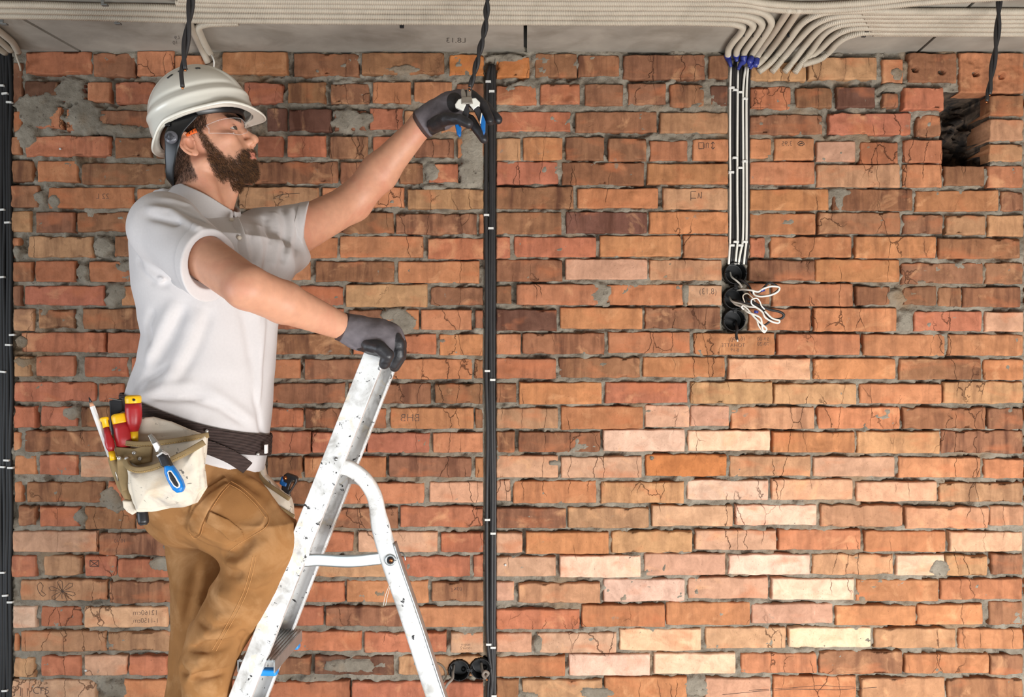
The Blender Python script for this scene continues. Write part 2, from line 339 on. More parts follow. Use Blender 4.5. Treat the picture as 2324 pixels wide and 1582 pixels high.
for c in BR.split('\n'):
    row=[]
    for t in c.split(';'):
        a=t.split(); row.append([float(x) for x in a[:4]]+[a[4]])
    # carry each course on past both edges of the view
    x=2332 if row[-1][1]>2300 else 2332; y0,y1=row[-1][2],row[-1][3]
    if y1-y0>70: y1=y0+50
    while x<2700:
        w=random.choice([92,188,188]); row.append([x,x+w,y0,y1,random.choice('obbt')]); x+=w+7
    y0,y1=row[0][2],row[0][3]; x=-40
    if y1-y0>70: y1=y0+50
    while x>-390:
        w=random.choice([92,188,188]); row.append([x-w,x,y0,y1,random.choice('obbr')]); x-=w+7
    bricks+=row
yy=1600
while yy<2080:
    x=-420-random.random()*90
    while x<2700:
        w=random.choice([92,188,188]); bricks.append([x,x+w,yy,yy+48,random.choice('oprtb')]); x+=w+8
    yy+=56
TONE=dict(o=(198,134,94),r=(192,121,90),b=(160,112,82),d=(122,84,68),t=(198,149,110),p=(215,166,134),P=(236,194,166),O=(216,136,82),Y=(236,194,158))
HOLES=[(1670,620,27,.045),(1668,678,27,.045),(1667,727,27,.045),(1042,1522,25,.045),(1091,1518,25,.045)]
DOTS=[(2076,158,8),(2137,163,8),(2214,168,8),(2273,172,8),(985,1530,4)]
PATCH=[(85,248,55,42),(160,205,36,34),(195,262,42,40),(262,292,60,12),(60,305,26,36),(788,272,38,28),(822,268,30,20),(1075,335,34,52),(1072,388,34,36),(980,392,16,24),(985,425,25,8),(1360,668,27,30),(1556,668,9,26),(264,666,26,24),(187,618,14,26),(233,558,24,24),(290,603,28,12),(898,712,36,16),(915,735,30,22),(2035,672,20,18),(2056,728,20,26),(165,936,22,18),(252,1128,26,26),(265,1150,22,14),(182,1172,15,18),(402,1245,30,30),(365,1280,30,18),(1580,1560,32,26),(2132,1290,24,22),(1905,436,26,10),(1905,455,10,20),(800,1512,70,16),(50,822,22,12),(262,1565,36,22),(90,445,18,16),(120,455,16,16),(1195,1580,30,10),(1350,1572,40,14),(1150,130,50,10),(915,157,40,11),(2035,170,18,20),(38,572,10,14),(1220,1460,10,22),(1830,1475,20,9),(1480,1040,6,6),(1257,1050,14,8),(2030,196,30,10),(50,775,14,14)]
def wx(px): return (px-CX)/F*DW
def wz(py): return CZ+(CY-py)/F*DW
PX=DW/F
def chase(px,py):
    """how far the wall is cut back at a pixel: cable chases, box holes, the broken-out pocket"""
    e=(fbm2(py*.05,px*.01,5)-.5)*6
    cut=np.zeros_like(px)
    cut=np.where((px>1098+e*.4)&(px<1126+e*.3)&(py>147),.016,cut)
    cut=np.where((px>1653)&(px<1701)&(py>138)&(py<600),.016,cut)
    cut=np.where((px<25+e)&(px>-34)&(py>112),.018,cut)
    cut=np.where((px>1640)&(px<1700)&(py>600)&(py<755)&(np.abs(px-1667)<27),.02,cut)
    cut=np.where((px>1040)&(px<1095)&(np.abs(py-1519)<10),.02,cut)
    for x,y,r,dp in HOLES: cut=np.where(np.hypot(px-x,py-y)<r,dp,cut)
    for x,y,r in DOTS: cut=np.where(np.hypot(px-x,py-y)<r,.03,cut)
    cut=np.where((np.hypot((px-1115)/20,(py-150)/14)<1+e*.05),.03,cut)
    return cut
NX=[(2140,2246,212,374)]
wv=[];wf=[];wm=[];wc=[];nv=0
def addw(v,q,m,c):
    global nv
    wv.append(v); wf.append(q+nv); wm.append(np.full(len(q),m)); wc.append(c); nv+=len(v)
def grid(nx,nz):
    i=np.arange(nx*nz).reshape(nz,nx); return np.stack([i[:-1,:-1],i[:-1,1:],i[1:,1:],i[1:,:-1]],-1).reshape(-1,4)
# mortar bed
gx=np.concatenate([np.arange(-560,0,5),np.arange(0,2324,3.7),np.arange(2324,2860,5)]); gy=np.concatenate([np.arange(104,1590,3.7),np.arange(1590,2125,6)])
X,Y=np.meshgrid(gx,gy)
n1=fbm2(X*.055,Y*.075,1,5); n2=fbm2(X*.018,Y*.018,2,4); n3=fbm2(X*.2,Y*.2,3,3)
dep=.0095+(.5-n1)*.026+(.5-n3)*.006
dep=dep+.020*np.clip((.47-n2)*12,0,1)*np.clip((n1-.35)*6,0,1); dep=np.clip(dep,-.0015,.030)
pm=np.full(X.shape,-9.)
for x,y,rx,ry in PATCH: pm=np.maximum(pm,1-np.hypot((X-x)/rx,(Y-y)/ry)+(n1-.5)*.9+(n3-.5)*.4)
dep=np.where(pm>0,np.minimum(dep,.004-.009*np.clip(pm*4,0,1)+(n1-.5)*.004+(n3-.5)*.005),dep)
dep=np.maximum(dep,np.where(chase(X,Y)>0,chase(X,Y)+(n1-.5)*.006,-1))
for a,b,c,d in NX: dep=np.where((X>a-2)&(X<b+2)&(Y>c-4)&(Y<d+4),np.maximum(dep,.14+(n1-.5)*.12+(.5-n2)*.05+(n3-.5)*.03),dep)
v=np.stack([wx(X),DW+dep,wz(Y)],-1).reshape(-1,3); q=grid(len(gx),len(gy))
addw(v,q[:,::-1],0,np.tile([.3,.3,.3,0],(len(v),1)))
_qc=v[q].mean(1); _px=CX+_qc[:,0]/PX; _py=CY-(_qc[:,2]-CZ)/PX
for a,b,c,d in NX: wm[-1]=np.where((_px>a-2)&(_px<b+2)&(_py>c-4)&(_py<d+4),2,wm[-1])
# bricks
for bi,(x0,x1,y0,y1,t) in enumerate(bricks):
    w=x1-x0; h=y1-y0
    vis=-10<x1 and x0<2334 and y0<1590
    st=(2.2 if (x0 in(2062,2177) or x0==903) else 5.5) if vis else 16
    ux=np.unique(np.concatenate([[0,.8,2.2],np.linspace(4,w-4,max(3,int(w/st))),[w-2.2,w-.8,w]])); uz=np.unique(np.concatenate([[0,.8,2.2],np.linspace(4,h-4,max(3,int(h/st))),[h-2.2,h-.8,h]]))
    A,B=np.meshgrid(ux,uz); s=bi*3.1
    px=x0+A; py=y0+B
    de=np.minimum(np.minimum(A,w-A),np.minimum(B,h-B))
    # ragged outline
    am=2.6 if t in'bdrtO' else 1.6
    fl=(A<3)*1.-(A>w-3)*1.; fz=(B<3)*1.-(B>h-3)*1.
    px=px+fl*(fbm2(py*.09+s,py*0+s,3,3)-.35)*am*1.3; py=py+fz*(fbm2(px*.045+s,px*0+s,4,4)-.38)*am*2.4
    py=py+(fbm2(px*.008+s,px*0,9,2)-.5)*2.0
    cor=np.clip(1-np.hypot(np.minimum(A,w-A),np.minimum(B,h-B))/7,0,1)
    jit=(random.random()-.5)*.007
    yb=jit+.006*np.clip(1-de/2.4,0,1)**2+cor*.003+(fbm2(px*.03+s,py*.05,6,4)-.5)*.0045+(fbm2(px*.16+s,py*.16,7,3)-.5)*.0022
    yb=yb+(A/w-.5)*(random.random()-.5)*.006
    ch=np.clip(fbm2(px*.02+s,py*.03,8,3)-.66,0,1)*.03; yb=yb+ch
    cc=chase(px,py); yb=np.where(cc>0,np.maximum(yb,cc+.004*(fbm2(px*.1,py*.1,2)-.5)),yb)
    for a,b,c,d in NX: yb=np.where((px>a)&(px<b)&(py>c)&(py<d),.1,yb)
    if 2040<x0<2050 and y0==200: yb=yb-.012
    if x0==2177: yb=yb-.004
    fv=np.stack([wx(px),DW+yb,wz(py)],-1); nz,nx=A.shape
    col=np.array(lin4(TONE[t])); k=.74+.24*random.random(); col[:3]*=k*np.array([1+.05*(random.random()-.5),1+.10*(random.random()-.5),1+.14*(random.random()-.5)])
    col[3]={'d':1.0,'b':.8,'t':.45,'r':.45,'o':.4,'O':.2,'p':.15,'P':.05,'Y':.1}[t]*(.6+.6*random.random())
    ring=np.concatenate([fv[0,:],fv[1:,-1],fv[-1,-2::-1],fv[-2:0:-1,0]]); rb=ring.copy(); rb[:,1]=DW+np.maximum(.055,ring[:,1]-DW+.03)
    v=np.concatenate([fv.reshape(-1,3),ring,rb]); q=[grid(nx,nz)[:,::-1]]
    n0=nx*nz; m=len(ring); i=np.arange(m); j=(i+1)%m
    q.append(np.stack([n0+i,n0+m+i,n0+m+j,n0+j],-1)[:,::-1]); addw(v,np.concatenate(q),1,np.tile(col,(len(v),1)))
# the broken-out pocket: right reveal and soffit
# mortar material
m,nt,b=newmat('mortar'); vec=coords(nt)
c=mix(nt,ramp(nt,noise(nt,vec,14,6,.65),.3,.7),lin4((114,105,92)),lin4((160,151,136)))
c=mix(nt,ramp(nt,noise(nt,vec,90,4),.62,.75),c,lin4((92,82,72)))
c=mix(nt,ramp(nt,noise(nt,vec,6,4),.56,.72),c,lin4((142,120,96)))
nt.links.new(c,b.inputs['Base Color']); b.inputs['Roughness'].default_value=.95; b.inputs['Specular IOR Level'].default_value=.15
bump(nt,b,noise(nt,vec,170,5,.7),.8,.004); bump(nt,b,noise(nt,vec,45,4,.6),.7,.006); M['mortar']=m
M['rubble']=mat('rubble',(72,58,46),.95,var=.4,vs=40,c2=(28,22,18),c2t=(.45,.6),c2s=26,bs=1,bsc=70)
# brick material
m,nt,b=newmat('brick'); vec=coords(nt); at=nt.nodes.new('ShaderNodeAttribute'); at.attribute_name='tone'
base=at.outputs['Color']; burnt=at.outputs['Alpha']
v1=ramp(nt,noise(nt,vec,26,8,.65,.6),.28,.74,(.70,.68,.66,1),(1.16,1.17,1.18,1)); c=mix(nt,1.0,base,v1,'MULTIPLY')
vs=coords(nt,(30,1,4.5)); bs=ramp(nt,noise(nt,vs,1.0,5,.6,.4),.46,.66)
mm=nt.nodes.new('ShaderNodeMath'); mm.operation='MULTIPLY'; nt.links.new(bs,mm.inputs[0]); nt.links.new(burnt,mm.inputs[1])
m2=nt.nodes.new('ShaderNodeMath'); m2.operation='MULTIPLY'; nt.links.new(mm.outputs[0],m2.inputs[0]); m2.inputs[1].default_value=.85
c=mix(nt,m2.outputs[0],c,lin4((84,52,40)))
pl=ramp(nt,noise(nt,vec,11,5,.6,.8),.58,.74,(0,0,0,1),(.5,.5,.5,1)); c=mix(nt,pl,c,lin4((226,172,126)))
rd=ramp(nt,noise(nt,coords(nt,(3,1,6)),3,4,.5,.3),.55,.7,(0,0,0,1),(.45,.45,.45,1)); c=mix(nt,rd,c,lin4((190,114,76)))
ef=ramp(nt,noise(nt,coords(nt,(22,1,9)),1.6,7,.7,1.0),.70,.78,(0,0,0,1),(.5,.5,.5,1)); c=mix(nt,ef,c,lin4((232,206,186)))
sm=ramp(nt,noise(nt,vec,17,8,.62,.6),.68,.72,(0,0,0,1),(.75,.75,.75,1)); c=mix(nt,sm,c,lin4((132,122,108)))
sp=ramp(nt,noise(nt,vec,240,2,.5),.66,.76,(0,0,0,1),(.5,.5,.5,1)); c=mix(nt,sp,c,lin4((96,62,46)))
vo=N(nt,'ShaderNodeTexVoronoi',Scale=1.0,_feature='DISTANCE_TO_EDGE'); nv_=N(nt,'ShaderNodeTexNoise',Scale=24.0,Detail=4.0); cv=coords(nt,(13,1,3.2)); nt.links.new(vec,nv_.inputs['Vector'])
ad=nt.nodes.new('ShaderNodeVectorMath'); ad.operation='MULTIPLY_ADD'; ad.inputs[1].default_value=(.35,.35,.35); nt.links.new(nv_.outputs['Color'],ad.inputs[0]); nt.links.new(cv,ad.inputs[2]); nt.links.new(ad.outputs[0],vo.inputs['Vector'])
cr=ramp(nt,vo.outputs['Distance'],.002,.010,(1,1,1,1),(0,0,0,1)); gate=ramp(nt,noise(nt,vec,4.5,2),.53,.60,(0,0,0,1),(.8,.8,.8,1))
cg=nt.nodes.new('ShaderNodeMath'); cg.operation='MULTIPLY'; nt.links.new(cr,cg.inputs[0]); nt.links.new(gate,cg.inputs[1])
c=mix(nt,cg.outputs[0],c,lin4((74,46,32)))
nt.links.new(c,b.inputs['Base Color']); b.inputs['Roughness'].default_value=.88; b.inputs['Specular IOR Level'].default_value=.2
bump(nt,b,noise(nt,vec,300,4,.6),.35,.002); bump(nt,b,noise(nt,coords(nt,(60,1,24)),1.5,5,.6),.5,.004); iv=nt.nodes.new('ShaderNodeMath'); iv.operation='SUBTRACT'; iv.inputs[0].default_value=1; nt.links.new(cg.outputs[0],iv.inputs[1]); bump(nt,b,iv.outputs[0],.8,.004); M['brick']=m
wall=mkobj('wall_back',np.concatenate(wv),np.concatenate(wf),[M['mortar'],M['brick'],M['rubble']],None,True,np.concatenate(wm)); tag(wall,kind='structure')
ca=wall.data.color_attributes.new('tone','FLOAT_COLOR','POINT'); ca.data.foreach_set('color',np.concatenate(wc).astype(np.float32).ravel())
del wv,wf,wc
# solid core behind the facing, with the pocket left open
core=MB()
def slab(x0,x1,y0,y1,d0=.13,d1=.33): core.box(((wx(x0)+wx(x1))/2,DW+(d0+d1)/2,(wz(y0)+wz(y1))/2),abs(wx(x1)-wx(x0)),d1-d0,abs(wz(y0)-wz(y1)))
slab(-600,2900,90,2130,.17,.35)
o=core.build('wall_core',M['rubble'],None,False); tag(o,kind='structure'); o.parent=wall; o.name='trim_1'
# ceiling slabs
M['concrete']=mat('concrete',(154,147,136),.9,var=.16,vs=9,c2=(128,120,108),c2t=(.5,.75),c2s=5,bs=.7,bsc=60,spec=.2)
def C(px,py,z=None): 
    z=ZC if z is None else z; d=F*(z-CZ)/(CY-py); return P(px,py,d)
def ceilx(px,py): p=C(px,py); return p[:2]
cb=MB()
def slabc(pts):
    n=len(pts); v=[(x,y,ZC) for x,y in pts]+[(x,y,ZC+.16) for x,y in pts]
    cb.add(v,[list(range(n))[::-1],list(range(n,2*n))]+[[i,(i+1)%n,n+(i+1)%n,n+i] for i in range(n)])
def seam(a,b):
    A=np.array(ceilx(*a)); B=np.array(ceilx(*b)); t=(B-A)/(B[1]-A[1]); return A+t*(DW+.25-A[1]),A+t*(-2.5-A[1])
s1a,s1b=seam((264,110),(243,45)); s2a,s2b=seam((1193,112),(1193,58)); s3a,s3b=seam((2088,114),(2124,82))
lim=lambda p,q,dx:((p[0]+dx,p[1]),(q[0]+dx,q[1]))
def part(Lp,Rp): slabc([Lp[0],Rp[0],Rp[1],Lp[1]])
g=.006
s1b=np.array([-1.9,-2.5]) if s1b[0]<-2.2 or s1b[0]>-.6 else s1b
s3b=np.array([1.5,-2.5]) if not(.6<s3b[0]<2.6) else s3b
part(((-4.,DW+.25),(-4.,-2.5)),lim(s1a,s1b,-g)); part(lim(s1a,s1b,g),lim(s2a,s2b,-g)); part(lim(s2a,s2b,g*.7),lim(s3a,s3b,-g*.8)); part(lim(s3a,s3b,g*.8),((4.,DW+.25),(4.,-2.5)))
cb.box((0,0.6,ZC+.19),8,6.4,.06)
ceil=cb.build('ceiling',M['concrete'],None,False); tag(ceil,kind='structure')
M['screed']=mat('screed',(166,160,150),.9,var=.12,vs=4,c2=(140,132,120),c2s=2)
fl=MB(); fl.box((0,.1,-.05),8,5.4,.1); fo=fl.build('floor',M['screed'],None,False); tag(fo,kind='structure')
# ---------------------------------------------------------------- conduits, cables, boxes
def cmat(name,c,rough,**k): M[name]=mat(name,c,rough,**k); return M[name]
cmat('conduit',(182,171,154),.55,var=.06,vs=20,c2=(160,150,134),c2t=(.55,.8),c2s=6,spec=.4)
cmat('cable_black',(44,42,42),.5,var=.1,vs=40,spec=.4)
cmat('cable_dark',(30,30,31),.55,var=.1,vs=40,spec=.4)
cmat('wire_white',(226,222,212),.45,var=.04)
cmat('copper',(190,116,72),.3,metal=1)
cmat('tape_blue',(44,54,128),.35,var=.15)
cmat('clip_white',(214,212,206),.5,var=.04)
cmat('clip_grey',(120,120,116),.5,metal=.4)
cmat('box_black',(22,22,23),.5,var=.1,spec=.5)
RC=.0098
def CW(px,py,r=RC,dmax=DW-.014):
    if py>=CY-1: return P(px,py,dmax)
    d=F*(ZC-r*1.30-CZ)/(CY-py); return P(px,py,min(d,dmax))
def corr_tube(pts,r,pitch=.0046,amp=.0019,seg=12):
    pts=resample(pts,pitch/4); n=len(pts); rr=np.where(np.arange(n)%4<2,r,r-amp); return tube(pts,rr,seg)
def conduit(px,label,ext_l=0,ext_r=0,tape=False,group='corrugated conduits under the ceiling',r=RC,dmax=DW-.014,wig=1.0,corr=True):
    pts=[CW(x,y,r,dmax) for x,y in px]
    if ext_l: pts=[pts[0]-np.array([ext_l,0,0])]+pts
    if ext_r: pts=pts+[pts[-1]+np.array([ext_r,0,0])]
    pts=spline(pts,10); mb=MB(); mb.add(*(corr_tube(pts,r) if corr else tube(resample(pts,.012),r,14)))
    at=pts[len(pts)//2]
    o=mb.build('corrugated_conduit',M['conduit'],None,True,at=at); tag(o,label,'conduit',group)
    if tape:
        a,b=pts[-4],pts[-1]; dr=(b-a)/np.linalg.norm(b-a); e=P(*tape,DW-.012)
        q=spline([pts[-1]-dr*.004,pts[-1]+dr*.012,.45*pts[-1]+.55*e,e],6); m2=MB(); m2.tube(q,np.interp(np.linspace(0,1,len(q)),[0,.3,.65,1],[r*1.10,r*1.05,r*.7,r*.45]),12)
        m2.build('tape_wrap',M['tape_blue'],o)['label']='blue tape over the conduit end'
    return o
def row(y0,y1,y2,x0=-30,x1=1580,jit=1.2):
    xs=np.arange(x0,x1+1,120); return [(x,np.interp(x,[0,500,1240,1580],[y0,y1,y2,y2+1])+random.uniform(-jit,jit)*.5) for x in xs]
L0='grey corrugated conduit along the ceiling, '
# left-hand rows that turn down at the fan of bends
conduit(row(35,46,50)+[(1642,53),(1668,55),(1685,62),(1680,76),(1664,95),(1654,111),(1652,126)],L0+'lowest row, bending down first at the fan',.5,0,(1659,152))
conduit(row(23,34,39)+[(1640,41),(1690,45),(1709,58),(1700,74),(1682,98),(1673,113),(1671,124)],L0+'second row from the bottom left of the fan',.5,0,(1672,140))
conduit(row(10,21,28)+[(1650,31),(1706,38),(1729,54),(1722,72),(1702,100),(1690,118),(1688,130)],L0+'third row up, blue taped at the fan',.5,0,(1675,158))
conduit(row(-2,9,17,400)+[(1660,20),(1728,28),(1750,48),(1745,66),(1724,98),(1709,121),(1704,134)],L0+'fourth row up, starting above the hard hat',0,0,(1700,152))
conduit(row(-12,0,6,405)+[(1680,8),(1750,20),(1820,24),(1900,22),(2000,14),(2120,3),(2330,-10)],L0+'fifth row up, running straight on above the fan')
conduit(row(-20,-10,-5,520)+[(1660,-3),(1740,8),(1820,13),(1900,11),(2000,3),(2100,-8),(2330,-22)],L0+'topmost row in view above the hanging cable')
# two straight diagonals behind the bends
conduit([(1792,20),(1775,46),(1752,80),(1730,110),(1720,126),(1717,138)],'straight grey conduit dropping diagonally in the fan, blue taped end',0,0,(1702,156),corr=False)
conduit([(1814,20),(1796,48),(1774,80),(1752,110),(1738,128),(1727,140),(1716,149)],'straight grey conduit dropping diagonally, sixth from the left of the fan',corr=False)
# right-hand rows that turn down
R0='grey corrugated conduit from the right, '
def rrow(y): return [(x,y+(x-2000)*.006+random.uniform(-.6,.6)) for x in (2020,2120,2230,2340)][::-1]
conduit(rrow(25)+[(1960,24),(1885,27),(1848,36),(1818,55),(1790,92),(1768,120),(1745,146),(1722,163)],R0+'uppermost of the six curving down into the brick',.45)
conduit(rrow(35)+[(1960,34),(1900,37),(1866,46),(1838,64),(1806,98),(1780,130),(1752,163)],R0+'second of the six curving down into the brick',.45)
conduit(rrow(44)+[(1970,43),(1915,46),(1880,55),(1855,72),(1826,105),(1800,140),(1781,163)],R0+'third of the six curving down into the brick',.45)
conduit(rrow(54)+[(1980,52),(1925,54),(1893,62),(1868,80),(1842,115),(1818,145),(1804,165)],R0+'fourth of the six curving down, ending lowest',.45)
conduit(rrow(64)+[(1990,63),(1940,64),(1908,73),(1884,90),(1864,110),(1846,124),(1832,130)],R0+'fifth of the six curving down, shortest drop',.45)
conduit(rrow(74)+[(2000,73),(1955,75),(1922,84),(1900,98),(1882,118),(1862,134),(1838,142),(1822,147)],R0+'lowest row, sweeping widest at the right of the fan',.45)
# short ends on the left and above the hat
for px,l in (([(-40,38),(-15,60),(10,80),(28,96),(41,118)],'grey conduit end nearest the brick at the top left corner'),([(-50,52),(-20,74),(2,94),(24,114)],'grey conduit end in the middle of three at the top left corner'),([(-60,74),(-30,92),(-6,108),(12,120)],'grey conduit end leftmost of three at the top left corner')):
    conduit(px,l,corr=False,group='conduit ends in the top left corner')
conduit([(425,47),(433,58),(444,82),(458,112),(472,142)],'grey conduit end behind the hanging cable above the hard hat',corr=False,group='conduit ends above the hard hat')
conduit([(540,52),(500,53),(468,55),(451,62),(455,78),(465,100),(477,122)],'grey conduit bending down above the hard hat with a white wire in it',corr=True,group='conduit ends above the hard hat')
o=MB().tube(spline([CW(476,118,.004),P(483,130,DW-.03),P(486,142,DW-.03),P(485,156,DW-.012)],8),.0026,8).build('white_wire',M['wire_white'],None,at=P(485,140,DW-.03)); tag(o,'thin white wire dangling from the conduit above the hard hat','wire')
o=MB().tube(spline([CW(33,112,.004),P(38,130,DW-.03),P(45,150,DW-.02),P(47,160,DW-.005)],8),.003,8).build('grey_wire',M['conduit'],None,at=P(40,140,DW-.03)); tag(o,'thin grey wire hanging from conduit at the top left corner','wire')
# clips across the conduits
def cclip(px,py,lab,grp,w=14,hh=7,m='clip_grey'):
    p=CW(px,py,RC); p=p-np.array([0,0,RC*1.0]); mb=MB(); mb.box(p,w/F*p[1],.012,.004); mb.box(p+np.array([0,-.012,.006]),w/F*p[1]*.5,.004,.014)
    o=mb.build('conduit_clip',M[m],None,False,.001,at=p); tag(o,lab,'clip',grp)
for k,(x,y) in enumerate([(238,3),(268,46),(10,47)]): cclip(x,y,['small metal clip over the conduits near the top left edge','small metal clip below the conduits beside the ceiling crack','small metal clip at the far left end of the conduits'][k],'metal conduit clips')
ORD=['first of its row','second of its row','third of its row','fourth of its row','fifth of its row','last of its row']
for grp,cols,l in (('dark ties left of the hanging cable',[(905,5),(908,16),(910,27),(911,38),(912,49)],'small dark tie across the conduits left of the pliers'),('dark ties on the right conduits',[(2005,14),(1992,27),(1985,37),(1976,47),(1968,58),(1960,70)],'small dark tie across the right-hand conduits'),('dark ties on the diagonals',[(1690,68),(1713,70),(1732,70),(1751,68),(1775,68),(1791,70)],'small dark tie on the fan of conduits')):
    for ti,(x,y) in enumerate(cols):
        p=CW(x,y+5,.004); p[2]-=.006
        o=MB().box(p,.012,.007,.012).build('cable_tie',M['cable_dark'],None,False,.001,at=p); tag(o,l+', '+ORD[ti],'cable tie',grp)
# vertical cables in the chase
def vcable(px,label,grp,m='cable_black',r=.0056,flat=1,d=DW+.006,name='black_cable'):
    pts=spline([P(x,y,d+(random.random()-.5)*.003) for x,y in px],8); o=MB().tube(resample(pts,.02),r,8).build(name,M[m],None,at=pts[len(pts)//2]); return tag(o,label,'cable',grp)
g='black cables in the middle chase'; b0='black cable in the middle wall chase, '
vcable([(1112,150),(1108,165),(1106,190),(1104,270),(1103,420),(1104,560),(1105,700),(1104,850),(1107,980),(1105,1150),(1105,1300),(1106,1420),(1108,1470),(1113,1510),(1117,1550),(1113,1600),(1112,1850),(1113,2115)],b0+'leftmost strand',g,d=DW+.004)
vcable([(1115,146),(1112,170),(1112,200),(1113,420),(1111,600),(1112,800),(1112,1000),(1114,1200),(1113,1400),(1114,1500),(1110,1540),(1107,1600),(1106,1850),(1107,2115)],b0+'second strand from the left',g,d=DW+.009,r=.005)
vcable([(1117,146),(1117,170),(1116,300),(1117,500),(1115,700),(1116,900),(1118,1100),(1117,1300),(1117,1450),(1119,1540),(1116,1600),(1117,1850),(1117,2115)],b0+'third strand from the left',g)
vcable([(1120,148),(1122,175),(1122,300),(1121,500),(1122,700),(1121,900),(1123,1100),(1123,1300),(1122,1450),(1123,1540),(1123,1600),(1124,1850),(1123,2115)],b0+'rightmost strand',g,d=DW+.008)
gr='white clips on the middle cables'
CL=['highest, behind the raised glove','second from the top, near the raised glove','level with the raised sleeve cuff','just right of the raised sleeve cuff','level with the gloved hand on the ladder','just below the hand on the ladder','level with the knee, left strand','level with the knee, right strand','above the twin socket boxes, left strand','above the twin socket boxes, right strand','at the bottom edge of the view']
def wclip(x,y,lab,grp,w=11,h=5,d=DW-.001,ang=0):
    p=P(x,y,d); R=np.array([[math.cos(ang),0,math.sin(ang)],[0,1,0],[-math.sin(ang),0,math.cos(ang)]])
    mb=MB(); mb.box(p,w*PX,.004,h*PX,R); mb.box(p+R@np.array([w*PX*.5,.004,0]),.002,.010,h*PX,R); mb.box(p+R@np.array([-w*PX*.5,.004,0]),.002,.010,h*PX,R)
    o=mb.build('cable_clip',M['clip_white'],None,False,.0006,at=p); tag(o,lab,'clip',grp)
for (x,y),l in zip([(1108,185),(1116,207),(1104,488),(1114,518),(1106,842),(1118,862),(1106,1180),(1119,1211),(1109,1463),(1119,1470),(1121,1580)],CL): wclip(x,y,'white clip on the middle black cables, '+l,gr)
# right-hand run of black and white cables
g='striped cables running down to the three socket boxes'
def drop(xt,xm,xb,y0,m,r,lab,d):
    vcable([(xt,y0),(xm+(xt-xm)*.3,y0+35),(xm,230),(xm+random.uniform(-1,1),330),(xm+random.uniform(-1,1),430),(xm,540),(xm*.4+xb*.6,575),(xb,600)],lab,g,m,r,d=d,name='white_cable' if m=='wire_white' else 'black_cable')
for k,(xt,xm,xb,y0) in enumerate([(1659,1657,1654,150),(1675,1674,1669,158),(1692,1686,1676,152),(1698,1694,1688,150)]):
    drop(xt,xm,xb,y0,'wire_white',.0036,'white cable in the run above the socket boxes, %s from the left'%['first','second','third','fourth'][k],DW-.002)
for k,(xt,xm,xb,y0) in enumerate([(1664,1663,1659,150),(1669,1669,1664,140),(1682,1680,1673,150),(1690,1690,1682,152),(1703,1698,1692,158)]):
    drop(xt,xm,xb,y0,'cable_black',.0050,'black cable in the run above the socket boxes, %s from the left'%['first','second','third','fourth','fifth'][k],DW+.007)
for x,y,l in [(1661,199,'highest at the left'),(1670,204,'second highest'),(1681,209,'third highest'),(1691,224,'fourth highest at the right'),(1669,358,'upper middle, second column'),(1691,366,'upper middle, right column'),(1681,381,'upper middle, third column'),(1660,391,'upper middle, left column'),(1671,549,'low, second column'),(1691,549,'low, right column'),(1661,557,'low, left column just over the boxes'),(1681,557,'low, third column just over the boxes')]:
    wclip(x,y,'white clip on the striped cables, '+l,'white clips on the striped cables',11,5,DW-.006)
# left edge cables
g='black cables at the left edge'
for k,x in enumerate([-14,-4,3,10,17,24]):
    t=[(x+random.uniform(-2,2)+(-3 if y<200 else 0)+(1.5 if 700<y<1000 else 0),y) for y in (100,200,330,470,600,740,880,1020,1160,1300,1440,1610,1860,2115)]
    vcable(t,'black cable in the bundle at the left edge of the wall, %s from the right'%['sixth','fifth','fourth','third','second','first'][k],g,'cable_dark',.0062,d=DW+.004)
for x,y in [(2,194),(10,212),(20,232),(3,476),(16,505),(3,629),(27,760),(18,783),(6,844),(14,1045),(4,1060),(23,1062),(4,1300),(11,1352),(22,1367),(10,1568)]:
    lk=globals().get('lk',-1)+1
    wclip(x,y,'small white clip on the black cables at the left edge, '+['first','second','third','fourth','fifth','sixth','seventh','eighth','ninth','tenth','eleventh','twelfth','thirteenth','fourteenth','fifteenth','sixteenth'][lk]+' from the top','white clips on the left cables',12,4.5,DW-.006,random.uniform(-.1,.1))
# ---- socket boxes
def sbox(x,y,rpx,lab,grp,dp=.04):
    r=rpx*PX; c=P(x,y,DW-.003); e=empty('socket_box',c,lab,'socket box',grp)
    an=np.linspace(0,2*np.pi,37)[:-1]; prof=[(r*1.0,.012),(r*1.0,-.001),(r*.985,-.0025),(r*.93,-.0025),(r*.915,0),(r*.902,dp-.006),(r*.898,dp-.002),(r*.890,dp-.0006),(r*.87,dp),(r*.80,dp),(r*.3,dp+.0005),(.0001,dp+.0005)]
    v=[];f=[]
    for q,dy in prof: v+= [c+np.array([q*math.cos(a),dy,q*math.sin(a)]) for a in an]
    for i in range(len(prof)-1):
        for k in range(36): f.append((i*36+k,i*36+(k+1)%36,(i+1)*36+(k+1)%36,(i+1)*36+k))
    mkobj('cup',v,f,M['box_black'],e)
    for a in (0.02,1.6,3.16,4.7):
        p=c+np.array([r*.94*math.cos(a),0,r*.94*math.sin(a)]); MB().tube([p+np.array([0,-.004,0]),p+np.array([0,.02,0])],.0028,8).build('screw_post',M['box_black'],e)
    MB().tube([c+np.array([r*.35,dp-.001,-r*.3]),c+np.array([r*.35,dp-.006,-r*.3])],r*.22,16).build('knockout',M['box_black'],e)
    return e
g1='three stacked socket boxes'; g2='twin socket boxes low on the wall'
sbox(1670,620,25,'top black round socket box of the vertical three below the striped cables',g1)
sbox(1668,677,25,'middle black round socket box of the vertical three',g1); sbox(1667,727,25,'bottom black round socket box of the vertical three',g1)
sbox(1042,1522,23.5,'left black socket box of the low pair beside the ladder leg',g2); sbox(1091,1518,23.5,'right black socket box of the low pair beside the black cables',g2)
